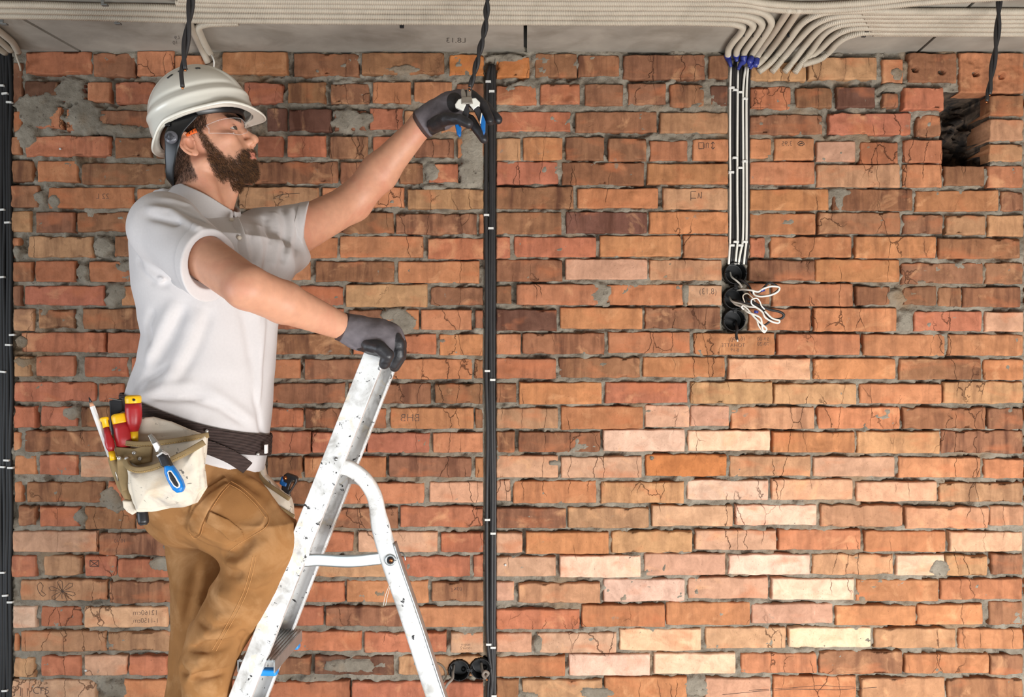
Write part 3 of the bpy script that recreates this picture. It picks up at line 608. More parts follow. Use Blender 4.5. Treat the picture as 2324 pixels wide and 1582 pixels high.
for x,y in ((1670,651),(1668,704),(1066,1521)):
    p=P(x,y,DW-.003); vert=x>1500; o=MB().box(p,(8 if vert else 12)*PX,.006,(12 if vert else 8)*PX).build('box_connector',M['box_black'],None,False,.001,at=p); tag(o,{651:'small black bridge joining the top and middle socket boxes',704:'small black bridge joining the middle and bottom socket boxes',1521:'small black bridge joining the two low socket boxes'}[y],'connector')
# loose wires hanging out of the boxes (px, py, offset towards the room in m)
def wire(pts,r,m,lab,grp,tipm=None):
    q=spline([P(x,y,DW-o) for x,y,o in pts],10); o=MB().tube(q,r,8).build('wire_loop',M[m],None,at=q[len(q)//2]); tag(o,lab,'wire',grp)
    if tipm is not None: MB().tube([q[-1],q[-1]+(q[-1]-q[-3])/np.linalg.norm(q[-1]-q[-3])*.006],r*.6,8).build('bare_tip',M[tipm],o)
    return o
g='loose wires from the upper boxes'
wire([(1657,618,-.03),(1660,628,-.01),(1670,636,.01),(1679,644,.02),(1684,652,.03)],.0028,'wire_white','short white wire curling out of the top socket box',g)
wire([(1671,658,-.02),(1690,657,.03),(1711,661,.05),(1722,664,.055),(1735,651,.06),(1746,642,.06),(1758,646,.062),(1768,655,.06),(1752,668,.055),(1730,672,.05),(1709,667,.045),(1700,650,.03),(1685,637,.02),(1672,634,-.01)],.0034,'cable_black','black wire looped to the right of the top socket box',g)
wire([(1672,659,-.02),(1685,657,.03),(1705,659,.056),(1720,662,.06),(1733,655,.066),(1750,650,.066),(1768,652,.07),(1765,662,.07),(1748,670,.066),(1726,673,.06),(1712,669,.055),(1709,660,.058)],.0030,'wire_white','white wire looped to the right of the top socket box',g)
wire([(1655,674,-.03),(1662,684,.01),(1680,689,.04),(1700,696,.06),(1716,698,.07),(1730,708,.075),(1736,720,.078),(1752,730,.08),(1766,733,.08),(1768,727,.08),(1752,722,.075),(1735,706,.07)],.0030,'wire_white','white wire with the longest loop from the middle socket box',g)
wire([(1660,680,-.02),(1675,684,.03),(1695,688,.05),(1720,692,.06),(1745,702,.07),(1770,708,.075),(1779,716,.075),(1770,724,.07),(1750,723,.07),(1738,712,.065),(1722,694,.06),(1700,680,.05),(1690,672,.03)],.0040,'cable_black','thick black wire looped out of the middle socket box',g)
wire([(1716,697,.075),(1706,690,.08),(1706,680,.085),(1717,677,.085),(1724,684,.08),(1728,694,.08),(1735,702,.075)],.0022,'wire_white','thin white wire curl above the middle loop',g)
wire([(1690,686,.05),(1686,672,.06),(1695,666,.065),(1706,674,.065),(1714,684,.06)],.0020,'conduit','thin grey wire curl beside the middle socket box',g)
wire([(1655,676,-.03),(1668,690,.02),(1684,697,.05),(1696,708,.07),(1712,714,.08),(1726,722,.085),(1729,736,.085),(1731,748,.085),(1737,751,.085),(1739,745,.085),(1728,735,.085),(1712,720,.08),(1698,704,.07)],.0030,'wire_white','white wire hanging lowest in a hairpin right of the bottom socket box',g)
wire([(1698,705,.06),(1688,702,.06),(1683,697,.065),(1687,694,.065),(1697,702,.07),(1706,714,.075),(1717,726,.078),(1722,740,.08),(1733,754,.08),(1738,752,.08)],.0024,'wire_white','thin white wire loop tied in front of the low bundle',g)
wire([(1700,706,.05),(1713,718,.06),(1724,735,.07),(1735,738,.07),(1747,730,.07)],.0032,'cable_black','black wire inside the low white hairpin',g)
wire([(1670,730,-.03),(1671,738,.01),(1673,748,.03),(1671,760,.035),(1673,771,.04)],.0042,'cable_black','short black cable stub hanging from the bottom socket box',g,'wire_white')
p=P(1726,660,DW-.062); o=MB().tube([p,p+np.array([.012,0,.003])],.0042,8).build('tape_band',M['tape_blue'],None,at=p); tag(o,'dark blue tape band on the upper wire loop','tape')
p=P(1712,707,DW-.078); o=MB().tube([p,p+np.array([.011,0,-.002])],.0042,8).build('tape_band',M['tape_blue'],None,at=p); tag(o,'dark blue tape band on the lower wire loop','tape')
M['cable_grey']=mat('cable_grey',(128,118,108),.6,var=.15)
g='cable stubs in the low boxes'
wire([(1030,1510,-.035),(1028,1525,.0),(1027,1540,.02),(1016,1552,.03),(1010,1562,.035),(1008,1570,.035)],.0042,'cable_grey','grey cable stub hanging out of the left low socket box',g,'wire_white')
wire([(1092,1505,-.03),(1094,1520,-.01),(1098,1530,.01),(1104,1534,.03),(1108,1528,.035),(1101,1524,.04),(1096,1532,.045),(1103,1541,.05)],.0046,'cable_grey','grey cable curled up in the right low socket box',g,'copper')
# ring scored on the brick beside the low boxes
an=np.linspace(0,2*np.pi,49); c=P(985,1531,DW); ring=MB().tube([c+np.array([27*PX*math.cos(a),-.0005,27*PX*math.sin(a)]) for a in an],.0032,6).build('trim_2',mat('ring_groove',(112,100,86),.9),None); tag(ring,kind='structure'); ring.parent=wall
# ---- twisted pairs hanging from the ceiling
def twisted(px,d0,lab,tips,r=.0044,turns=2.2):
    c=resample(spline([P(x,y,d) for x,y,d in px],14),.006); n=len(c); s=np.linspace(0,1,n); e=empty('hanging_cable',c[0],lab,'cable','twisted cables hanging from the ceiling')
    for k in (0,1):
        ph=s*turns*2*np.pi+k*np.pi; am=r*.95*np.clip((1.02-s)*9,.25,1)
        q=c+np.stack([np.cos(ph)*am,np.sin(ph)*am,0*ph],1); cut=int(n*(1-tips[k])); q=q[:cut]
        MB().tube(q,r,8).build('cable_strand',M['cable_black'],e)
        dr=q[-1]-q[-3]; dr/=np.linalg.norm(dr); MB().tube([q[-1],q[-1]+dr*.004],r*.6,8).build('copper_end',M['copper'],e)['label']='bare copper wire end'
twisted([(441,-170,1.75),(436,-60,1.75),(432,20,1.75),(423,90,1.75),(417,140,1.75),(415,198,1.75)],1.75,'twisted black cable hanging in front of the white hard hat',(.10,0))
twisted([(1110,-60,2.1),(1106,0,2.1),(1101,60,2.1),(1089,115,2.1),(1078,160,2.1),(1066,203,2.1)],2.1,'twisted black cable hanging down to the pliers jaws',(0,.015),turns=3.2)
twisted([(2272,-70,2.2),(2268,0,2.2),(2262,90,2.2),(2250,170,2.2),(2243,218,2.2),(2240,230,2.2)],2.2,'twisted black cable hanging near the hole in the brick at right',(.04,0),turns=2.0)
# ---------------------------------------------------------------- step ladder
M['alu']=mat('painted_aluminium',(230,231,230),.45,metal=.22,var=.08,vs=14,c2=(178,176,172),c2t=(.48,.70),c2s=24,bs=.25,bsc=90)
m=M['alu']; nt=m.node_tree; b=nt.nodes['Principled BSDF']; src=b.inputs['Base Color'].links[0].from_socket; vec=coords(nt)
c=mix(nt,ramp(nt,noise(nt,vec,22,6,.6,.6),.60,.66,(0,0,0,1),(.75,.75,.75,1)),src,lin4((222,214,196)))
c=mix(nt,ramp(nt,noise(nt,vec,62,6,.66,.5),.615,.645),c,lin4((34,32,36))); nt.links.new(c,b.inputs['Base Color'])
M['alu2']=mat('bare_aluminium',(176,178,178),.35,metal=.75,var=.12,vs=30,bs=.2,bsc=160)
M['cap_blue']=mat('blue_plastic',(30,140,220),.4)
M['steel']=mat('steel_strap',(170,176,178),.35,metal=.8,var=.12,vs=20)
lad=empty('step_ladder',P(430,1950,1.95),'paint-spattered aluminium step ladder the worker leans on, in front of the brick wall','ladder')
dN,dF=1.84,2.05
def rail(a,b,d0,w,dep,sgn,name='side_rail'):
    """C-shaped rail from top a to bottom b (pixels at depth d0)"""
    A=P(*a,d0); B=P(*b,d0); t=(B-A)/np.linalg.norm(B-A); u=np.array([t[2],0,-t[0]]); u=u if u[0]>0 else -u; n=np.array([0,1.,0])*sgn
    w2=w/2; th=.0028; sec=[(-w2,0),(w2,0),(w2,dep),(w2-th*2,dep),(w2-th*2,dep-th),(w2-th,dep-th),(w2-th,th),(-w2+th,th),(-w2+th,dep-th),(-w2+th*2,dep-th),(-w2+th*2,dep),(-w2,dep)]
    rows=[]
    for s in np.linspace(0,1,60):
        c=A+(B-A)*s
        rows+= [c+u*x+n*y for x,y in sec]
    k=len(sec); f=[]
    for i in range(59):
        for j in range(k): f.append((i*k+j,i*k+(j+1)%k,(i+1)*k+(j+1)%k,(i+1)*k+j))
    f.append(tuple(range(k))[::-1]); f.append(tuple(range(59*k,60*k)))
    o=mkobj(name,rows,f,M['alu'],lad,False); bv=o.modifiers.new('bevel','BEVEL'); bv.width=.0016; bv.segments=2; bv.limit_method='ANGLE'; return o
slope=-.3935
def rx(y,x0=851,y0=803): return x0+slope*(y-y0)
yfN=CY+CZ*F/dN-3; yfF=CY+CZ*F/dF-3
rail((rx(806),806),(rx(yfN),yfN),dN,.047,.024,1)
def far(y): return 873+(-.388)*(y-840)
rail((far(826),826),(far(yfF),yfF),dF,.050,.024,-1)
# paint-flecked top caps
for a,d in ((806,dN),): pass
for (x,y,d,s) in ((850,806,dN,1),(878,826,dF,-1)):
    p=P(x,y,d)+np.array([0,s*.012,0]); t=P(rx(900),900,dN)-P(rx(806),806,dN); t/=np.linalg.norm(t); u=np.array([t[2],0,-t[0]])
    R=np.stack([u,np.array([0,1,0]),t],1); MB().box(p,.047,.026,.004,R).build('rail_cap',M['alu2'],lad,False,.001)
# treads
tilt=0
RUNGS=[]
for k,y in enumerate([1462,1722,1979,2236,2493]):
    # tread centre in world: follow the near rail at its depth
    zt=P(0,y,1.95)[2]; yN=CY+(CZ-zt)*F/dN; xn=P(rx(yN),yN,dN)[0]; yF=CY+(CZ-zt)*F/dF; xf=P(far(yF),yF,dF)[0]
    a=np.array([xn+.004,dN+.004,zt]); c=np.array([xf+.004,dF-.004,zt]); RUNGS.append((a+c)/2)
    mb=MB(); L=c-a; ln=np.linalg.norm(L[:2]); l=L/np.linalg.norm(L); uu=np.array([l[1],-l[0],0])
    R=np.stack([uu,l,np.array([0,0,1.])],1); mb.box((a+c)/2,.082,ln,.004,R); mb.box((a+c)/2+uu*.040+np.array([0,0,-.012]),.003,ln,.026,R); mb.box((a+c)/2-uu*.040+np.array([0,0,-.012]),.003,ln,.026,R)
    for q in np.linspace(-.036,.036,10): mb.box((a+c)/2+uu*q+np.array([0,0,.0028]),.003,ln,.0024,R)
    tr=mb.build('tread',M['alu2'],lad,False)
    if k==0:
        for s in (-1,1):
            p=(a+c)/2+l*(s*(ln/2-.02))+np.array([0,0,-.030]); MB().box(p+uu*.002,.078,.022,.014,R).build('tread_cap',M['cap_blue'],tr,False,.004)['label']='bright blue plastic cap under the tread'
# rear prop: curved arms from both rails meeting in one channel leg
dM=1.93
def flatbar(pts,w,th,name,m,par=lad,nrm=(0,1,0)):
    pts=np.asarray(pts); T=np.gradient(pts,axis=0); T/=np.linalg.norm(T,axis=1)[:,None]; nrm=np.asarray(nrm,float); w=np.broadcast_to(w,(len(pts),)); th=np.broadcast_to(th,(len(pts),))
    v=[];f=[];k=12
    for i,p in enumerate(pts):
        u=np.cross(T[i],nrm); u/=np.linalg.norm(u); n=np.cross(u,T[i])
        for a in np.linspace(0,2*np.pi,k,endpoint=False):
            ca,sa=math.cos(a),math.sin(a); ca=math.copysign(abs(ca)**.5,ca); sa=math.copysign(abs(sa)**.5,sa); v.append(p+u*ca*w[i]/2+n*sa*th[i]/2)
    for i in range(len(pts)-1):
        for j in range(k): f.append((i*k+j,i*k+(j+1)%k,(i+1)*k+(j+1)%k,(i+1)*k+j))
    f.append(tuple(range(k))[::-1]); f.append(tuple(range((len(pts)-1)*k,len(pts)*k))); return mkobj(name,v,f,m,par)
arm=spline([P(770,1058,dN+.02),P(795,1064,dN+.03),P(825,1086,1.885),P(848,1122,1.91),P(858,1165,dM),P(866,1210,dM)],10)
flatbar(arm,np.interp(np.linspace(0,1,len(arm)),[0,.6,1],[.034,.034,.038]),.026,'prop_arm',M['alu'])
arm2=spline([P(796,1082,dF-.02),P(815,1084,dF-.03),P(836,1098,2.0),P(851,1130,1.97),P(859,1172,1.945),P(866,1210,dM)],10)
flatbar(arm2,.034,.024,'prop_arm',M['alu'])
yb=CY+CZ*F/dM-3; leg=spline([P(856,1160,dM),P(868,1212,dM),P(886,1272,dM),P(930,1400,dM),P(978,1548,dM)]+[P(978+(y-1548)*.325,y,dM) for y in (1800,2100,2400,yb)],10)
flatbar(leg,np.interp(np.linspace(0,1,len(leg)),[0,.08,1],[.036,.043,.043]),.026,'rear_leg',M['alu'])
off=np.array([.022,.004,0]); flatbar(leg[14:]+off,.006,.034,'rear_leg_flange',M['alu2'])
hp=P(886,1271,dM-.014); o=MB(); an=np.linspace(0,2*np.pi,25); o.tube([hp+np.array([.0105*math.cos(a),0,.0105*math.sin(a)]) for a in an],.0032,8); o.build('hole_rim',M['steel'],lad); MB().tube([hp+np.array([0,-.0005,0]),hp+np.array([0,.004,0])],.0095,20).build('bolt_hole',M['cable_dark'],lad); MB().tube([hp+np.array([.0015,-.002,-.001]),hp+np.array([.0015,.001,-.001])],.0042,10).build('bolt',M['copper'],lad)
for (x,y,d) in ((763,1042,dN-.0005),): p=P(x,y,d); MB().tube([p+np.array([0,.004,0]),p+np.array([0,-.003,0])],.0042,12).build('rivet',M['alu2'],lad)
bar=spline([P(676,1274,dN+.035),P(720,1271,dN+.05),P(790,1274,dN+.06),P(850,1269,dM-.012),P(905,1262,dM+.02)],8); flatbar(bar,.028,.004,'spreader_bar',M['steel'])
hk=spline([P(900,1258,dM+.02),P(912,1254,dM+.01),P(918,1262,dM),P(920,1272,dM)],6); MB().tube(hk,.0018,6).build('hook',M['steel'],lad)
for dx in (0,5): MB().tube(spline([P(888-dx*.4,1322,dM-.02),P(880-dx,1350,dM-.03),P(873-dx+2,1374,dM-.03)],6),.0006,5).build('loose_thread',M['clip_white'],lad)
# ---------------------------------------------------------------- the worker
cmat('skin',(205,150,121),.5,var=.06,vs=60,c2=(196,124,100),c2t=(.5,.8),c2s=9,bs=.15,bsc=320,sss=.12,spec=.4)
cmat('cloth_white',(206,201,200),.85,var=.02,vs=200,bs=.10,bsc=900,sheen=.1,spec=.15)
cmat('canvas_brown',(150,106,64),.88,var=.14,vs=14,c2=(188,144,100),c2t=(.5,.75),c2s=8,bs=.35,bsc=700,spec=.15)
cmat('stitch',(186,134,80),.8)
cmat('glove_grey',(104,98,102),.8,var=.08,vs=50,bs=.25,bsc=900,spec=.3)
cmat('glove_black',(38,37,40),.42,var=.12,vs=60,bs=.25,bsc=180,spec=.5)
cmat('hat_white',(222,218,206),.28,var=.02,vs=8,spec=.5,coat=.3)
cmat('harness',(17,17,19),.35,spec=.5)
cmat('hair',(58,40,28),.55,var=.3,vs=90,spec=.4)
cmat('hair_light',(124,84,50),.55,var=.3,vs=90,spec=.4)
cmat('boot',(92,66,44),.6,var=.15,vs=20)
cmat('belt_web',(74,58,54),.85,var=.15,vs=60,bs=.4,bsc=400)
cmat('button',(226,214,196),.35)
DP=1.95
man=empty('person',P(440,1979,1.95),'bearded worker in white polo shirt and brown trousers reaching up with pliers','person')
# ---- head frame: forward, right (towards the camera), up
O=np.array([-.7040,1.95,2.253]); HS=.945
pit,yaw=math.radians(21),math.radians(3)
f0=np.array([math.cos(pit)*math.cos(yaw),math.cos(pit)*math.sin(yaw),math.sin(pit)]); r0=np.array([math.sin(yaw),-math.cos(yaw),0]); u0=-np.cross(f0,r0); u0=u0 if u0[2]>0 else -u0
HM=np.stack([f0,r0,u0],1)
def hw(a,b,c): return O+HM@(np.array([a,b,c])*HS)
def hl(p): return (p-O)@HM/HS
def sph(c,r): return ell(c,(r,r,r))
def ring(c,ra,rc_,n,e1,e2,t0=0,t1=2*np.pi):
    return [np.asarray(c)+np.asarray(e1)*ra*math.cos(t)+np.asarray(e2)*rc_*math.sin(t) for t in np.linspace(t0,t1,n)]
def head_local():
    S=lambda a,b,c:[(a,b,c),(a,-b,c)]
    base=U([ell((.000,0,.054),(.093,.077,.086)),ell((.045,0,-.008),(.052,.062,.070))],.03)
    fs=[base,ell((.060,0,.040),(.042,.058,.045)),ell((.070,0,-.040),(.036,.036,.040)),ell((.073,0,-.078),(.024,.026,.021))]
    for s in (1,-1):
        fs+=[rc((.004,.056*s,-.042),(.069,.026*s,-.080),.016,.014),ell((.066,.050*s,-.006),(.022,.017,.016)),rc((.095,.010*s,.038),(.078,.046*s,.036),.010,.009),ell((.070,.040*s,-.045),(.024,.018,.032))]
    f=U(fs,.016)
    sock=[ell((.104,.033*s,.017),(.018,.018,.012)) for s in (1,-1)]
    lids=[ell((.082,.033*s,.017),(.0142,.0155,.0135)) for s in (1,-1)]
    nose=U([rc((.092,0,.030),(.114,0,-.008),.0085,.0105),sph((.1185,0,-.013),.0110),ell((.107,.0125,-.019),(.0105,.0065,.0080)),ell((.107,-.0125,-.019),(.0105,.0065,.0080)),rc((.108,0,-.024),(.102,0,-.034),.006,.006)],.007)
    nost=[ell((.111,.0075*s,-.027),(.006,.0035,.005)) for s in (1,-1)]
    ul=chain([(.093,-.024,-.048),(.102,-.010,-.0420),(.103,0,-.0433),(.102,.010,-.0420),(.093,.024,-.048)],[.003,.0055,.005,.0055,.003])
    ll=chain([(.093,-.022,-.0495),(.1005,-.008,-.0545),(.1005,.008,-.0545),(.093,.022,-.0495)],[.003,.006,.006,.003])
    gr=chain([(.095,-.026,-.0487),(.1065,0,-.0487),(.095,.026,-.0487)],[.0012,.0014,.0012])
    slit=[ell((.093,.0390*s,.0165),(.0135,.0145,.0043)) for s in (1,-1)]
    ears=[]; cuts=[]
    for s in (1,-1):
        e1=np.array([.94,-.30*s*-1*-1,.14]); e1=np.array([.90,-.38*s,.2]); e1/=np.linalg.norm(e1); e2=np.array([-.22,.10*s,.97]); e2/=np.linalg.norm(e2); n=np.cross(e1,e2); n=n/np.linalg.norm(n); n=n if n[1]*s>0 else -n
        c=np.array([-.017,.081*s,.006]); Mx=np.stack([e1,n,e2],1)
        ears+=[ell(c,(.0175,.0050,.0300),Mx),chain(ring(c+n*.003,.0165,.0285,14,e1,e2,.15,4.2),[.0036]*14),ell(c+e2*-.025+e1*.003,(.008,.0042,.009),Mx),sph(c+e1*.013-e2*.003+n*.001,.0052)]
        cuts+=[(ell(c+e1*.004+n*.0055-e2*.004,(.0090,.0068,.0138),Mx)),(chain(ring(c+n*.006,.0115,.022,9,e1,e2,.6,3.0),[.0028]*9))]
        ears+=[chain(ring(c+n*.003-e2*.002,.0085,.015,7,e1,e2,.9,3.6),[.0026]*7)]
    def g(q):
        d=f(q)
        for h in sock: d=ssub(d,h(q),.010)
        for h in lids: d=smin(d,h(q),.004)
        d=smin(d,nose(q),.007)
        for h in nost: d=ssub(d,h(q),.002)
        d=smin(d,ul(q),.004); d=smin(d,ll(q),.004); d=ssub(d,gr(q),.0015)
        for h in slit: d=ssub(d,h(q),.0012)
        e=None
        for h in ears: e=h(q) if e is None else smin(e,h(q),.0025)
        for h in cuts: e=ssub(e,h(q),.002)
        return smin(d,e,.004)
    return g
_hl=head_local()
def f_head(p): return _hl(hl(p))*HS
neck=U([rc(hw(-.030,0,-.030),P(455,505,1.95),.056,.060),rc(hw(-.015,.050,-.045),P(503,492,1.915),.015,.013),rc(hw(-.015,-.050,-.045),P(508,492,1.985),.015,.013),rc(hw(.030,0,-.095),P(506,482,1.95),.020,.020)],.022)
def f_hn(p): return smin(f_head(p),neck(p),.016)
# ---- torso (cloth) : stacked ellipses read from the silhouette
rowsT=np.array([(438,352,440,.050),(456,345,470,.055),(470,338,500,.060),(490,325,538,.070),(512,313,585,.104),(545,307,628,.156),(600,308,642,.155),(650,312,638,.152),(700,322,630,.150),(760,331,625,.145),(820,322,620,.146),(870,304,616,.150),(910,291,613,.152),(960,296,609,.152),(1010,304,605,.152),(1060,330,596,.145),(1120,350,600,.135)],float)
tz=CZ+(CY-rowsT[:,0])/F*DP; tx=((rowsT[:,1]+rowsT[:,2])/2-CX)/F*DP; tr=(rowsT[:,2]-rowsT[:,1])/2/F*DP; tq=rowsT[:,3]
VA=math.atan2((460-CX)/F,1); E1=np.array([math.cos(VA),-math.sin(VA),0]); E2=np.array([math.sin(VA),math.cos(VA),0])
def torso(p):
    z=p[:,2]; o=np.argsort(tz); cx=np.interp(z,tz[o],tx[o]); rx=np.interp(z,tz[o],tr[o]); ry=np.interp(z,tz[o],tq[o])
    dx=p[:,0]-cx; dy=p[:,1]-DP; a=dx*E1[0]+dy*E1[1]; b=dx*E2[0]+dy*E2[1]
    k0=np.sqrt((a/rx)**2+(b/ry)**2); k1=np.sqrt((a/rx**2)**2+(b/ry**2)**2)+1e-9; d=np.where(k0<.05,-np.minimum(rx,ry),k0*(k0-1)/k1)
    zt,zb=tz.max(),tz.min(); return np.maximum(d*.92,np.maximum(z-zt,zb-z))
SR,ER,WR=P(374,518,1.80),P(560,652,1.645),P(776,741,1.83)
SL,EL,WL=P(592,570,2.08),P(800,460,2.25),P(962,277,2.19)
armR=U([rc(SR,ER,.050,.0430),rc(ER,ER+(WR-ER)*.36,.0430,.0425),rc(ER+(WR-ER)*.36,WR+(WR-ER)*.10,.0425,.0265)],.010)
armL=U([rc(SL,EL,.062,.048),rc(EL,EL+(WL-EL)*.38,.0465,.0465),rc(EL+(WL-EL)*.38,WL,.0465,.030),rc(WL,WL+(WL-EL)*.06,.029,.024)],.022)
# body: head and neck, both arms, and the trunk and legs under the clothes in one skin
HIPR,KNR,ANR=P(440,1110,1.875),P(592,1222,1.85),P(452,1625,1.88)
HIPL,KNL,ANL=P(452,1130,2.02),P(470,1500,2.02),P(432,1890,2.01)
under=U([rc(P(462,610,1.95),P(465,700,1.95),.085,.10),rc(P(465,700,1.95),P(452,1050,1.95),.10,.10),rc(P(462,610,1.95),SR,.06,.045),rc(P(470,610,1.95),SL,.06,.045),rc(P(460,560,1.95),P(462,610,1.95),.045,.06),chain([HIPR,KNR,ANR],[.07,.048,.035]),chain([HIPL,KNL,ANL],[.07,.048,.035])],.03)
hv=[];hf=[];nn=0
for f,lo,hi,h in ((f_hn,O+np.array([-.16,-.12,-.22]),O+np.array([.16,.12,.18]),.0019),(armR,*bounds([SR,ER,WR],.075),.004),(armL,*bounds([SL,EL,WL],.085),.004),(under,*bounds([HIPR,KNR,ANR,HIPL,KNL,ANL,SR,SL,P(462,505,1.95)],.11),.010)):
    v,q=mesh_sdf(f,lo,hi,h); hv.append(v); hf.append(q+nn); nn+=len(v)
hv=np.concatenate(hv); hf=np.concatenate(hf)
# where hair grows on the head (its own colour, also the shadow of short stubble)
def sstep(x,a,b): t=np.clip((x-a)/(b-a),0,1); return t*t*(3-2*t)
def beardmask(q):
    a,b,c=q[:,0],np.abs(q[:,1]),q[:,2]; n=(fbm2(a*120+3,c*120,2,3)-.5)*.016
    line=np.interp(a,[.004,.020,.034,.052,.072,.090,.12],[.055,.045,-.004,-.040,-.046,-.029,-.029])+n
    m=sstep(line-c,-.004,.018)*sstep(a,.006,.016)
    m*=1-sstep(-c,.108,.124); m*=1-(sstep(a,.089,.095)*sstep(.0245-b,0,.004)*sstep(c,-.0605,-.058)*(1-sstep(c,-.0425,-.0395)))
    m*=1-sstep(c,-.035,-.030)*sstep(a,.088,.094)
    m=m*np.where((a<.03)&(c<-.075),np.clip(1-(-.075-c)/.02,0,1),1)
    return np.clip(m,0,1)
def scalpmask(q):
    a,b,c=q[:,0],np.abs(q[:,1]),q[:,2]; n=(fbm2(a*90,c*90,5,3)-.5)*.014
    back=sstep(-.022-a+n,0,.008)*sstep(c,-.085+.25*np.clip(-.02-a,0,1)*0,-.062)
    top=sstep(c-np.interp(a,[-.03,.01,.035,.05,.09],[.020,.033,.030,.070,.085])-n,-.002,.006)
    return np.clip(np.maximum(back,top),0,1)
q=hl(hv[:len(hv)]); hz=np.zeros(len(hv)); sel=np.abs(q).max(1)<.19
hz[sel]=np.maximum(beardmask(q[sel])*.85,scalpmask(q[sel])); lipm=np.zeros(len(hv))
lipm[sel]=((q[sel][:,0]>.092)&(np.abs(q[sel][:,1])<.024)&(q[sel][:,2]<-.0400)&(q[sel][:,2]>-.0595))*.7
earw=sel&(np.abs(q[:,1])>.079)&(q[:,0]<.012)&(q[:,0]>-.034)&(q[:,2]<.032); hz[earw]=0
m=M['skin']; nt=m.node_tree; b=nt.nodes['Principled BSDF']; src=b.inputs['Base Color'].links[0].from_socket
at=nt.nodes.new('ShaderNodeAttribute'); at.attribute_name='growth'; sr=nt.nodes.new('ShaderNodeSeparateColor'); nt.links.new(at.outputs['Color'],sr.inputs[0])
c=mix(nt,sr.outputs[1],src,lin4((188,108,92))); hm=nt.nodes.new('ShaderNodeMath'); hm.operation='MULTIPLY'; hm.inputs[1].default_value=.8; nt.links.new(sr.outputs[0],hm.inputs[0]); c=mix(nt,hm.outputs[0],c,lin4((66,46,34)))
nt.links.new(c,b.inputs['Base Color'])
body=mkobj('body',hv,hf,M['skin'],man)
ca=body.data.color_attributes.new('growth','FLOAT_COLOR','POINT'); ca.data.foreach_set('color',np.stack([hz,lipm,0*hz,0*hz+1],1).astype(np.float32).ravel())
# eyes
M['eye_white']=mat('eye_white',(192,182,174),.15,var=.03); M['iris']=mat('iris',(70,56,44),.12,var=.2,vs=400); M['pupil']=mat('pupil',(12,10,10),.1)
for s in (1,-1):
    c=hw(.0835,.033*s,.0165); dr=HM@np.array([.90,.40,.14]); dr/=np.linalg.norm(dr)
    v,fq=lathe(c-dr*.0116,c+dr*.0116,[(t,.0116*math.sqrt(max(0,1-(2*t-1)**2))) for t in np.linspace(0,1,17)],20); e=mkobj('eye',v,fq,M['eye_white'],man)
    mkobj('iris',*lathe(c+dr*.0097,c+dr*.0121,[(0,.0066),(.6,.0052),(1,.0005)],18),M['iris'],e); mkobj('pupil',*lathe(c+dr*.0112,c+dr*.0124,[(0,.0026),(1,.0012)],12),M['pupil'],e)
# hair, beard and brows as strands
def grow(name,mask,n,ln,dirf,m,rad=.00042,lab=None,box=None,thick=1.0,m2=None):
    fc=hf; cen=hv[fc].mean(1); ql=hl(cen); ok=np.abs(ql).max(1)<.19; idx=np.where(ok)[0]; w=mask(ql[idx]); w=w*(np.random.RandomState(3).rand(len(w))<1)
    pr=w/w.sum(); ch=np.random.RandomState(5).choice(idx,n,p=pr); rs=np.random.RandomState(9)
    a=hv[fc[ch]]; wt=rs.dirichlet([1,1,1,1],n); root=(a*wt[:,:,None]).sum(1)
    nm=np.cross(a[:,2]-a[:,0],a[:,3]-a[:,1]); nm/=np.linalg.norm(nm,axis=1)[:,None]+1e-12
    out=np.sign(((root-hw(0,0,-.01))*nm).sum(1))[:,None]; nm=nm*out
    wk=mask(hl(root)); L=ln(hl(root),rs)*(0.5+.5*wk); d=dirf(hl(root),rs)@HM.T; d/=np.linalg.norm(d,axis=1)[:,None]
    tg=d-nm*(d*nm).sum(1)[:,None]*.5; tg/=np.linalg.norm(tg,axis=1)[:,None]+1e-9
    side=np.cross(tg,nm); side/=np.linalg.norm(side,axis=1)[:,None]+1e-9; cu=(rs.rand(n)-.5)*.9
    k=5; V_=[]
    for i in range(k):
        t=i/(k-1); c=root-nm*.001+nm*(L*(.35*t*thick*(1-.45*t)))[:,None]+tg*(L*t)[:,None]+side*(L*cu*t*t)[:,None]
        r=rad*(1-.8*t)
        for j in range(3):
            an=2*np.pi*j/3; V_.append(c+side*r*math.cos(an)+nm*r*math.sin(an))
    Vv=np.stack(V_,1); base=(np.arange(n)*k*3)[:,None]; F_=[]
    for i in range(k-1):
        for j in range(3): F_.append(np.stack([base[:,0]+i*3+j,base[:,0]+i*3+(j+1)%3,base[:,0]+(i+1)*3+(j+1)%3,base[:,0]+(i+1)*3+j],1))
    F_=np.concatenate(F_); mi=None
    if m2 is not None: mi=((F_[:,0]//(k*3))%5<2).astype(int)
    o=mkobj(name,Vv.reshape(-1,3),F_,[m,m2] if m2 is not None else m,man,True,mi)
    if lab:o['label']=lab
    return o
def bdir(q,rs): n=len(q); return np.stack([.35+.5*np.clip(q[:,0]/.1,0,1)*(q[:,2]<-.06)+.35*rs.randn(n),.25*rs.randn(n),-1+.25*rs.randn(n)],1)
grow('beard',lambda q:beardmask(q)*(np.abs(q[:,1])<.075),13000,lambda q,rs:np.interp(q[:,2],[-.12,-.09,-.05,0,.04],[.010,.0125,.0115,.010,.007])*np.where(q[:,0]>.09,.85,1)*(.6+.6*rs.rand(len(q))),bdir,M['hair'],.00040,'dark brown full beard',m2=M['hair_light'])
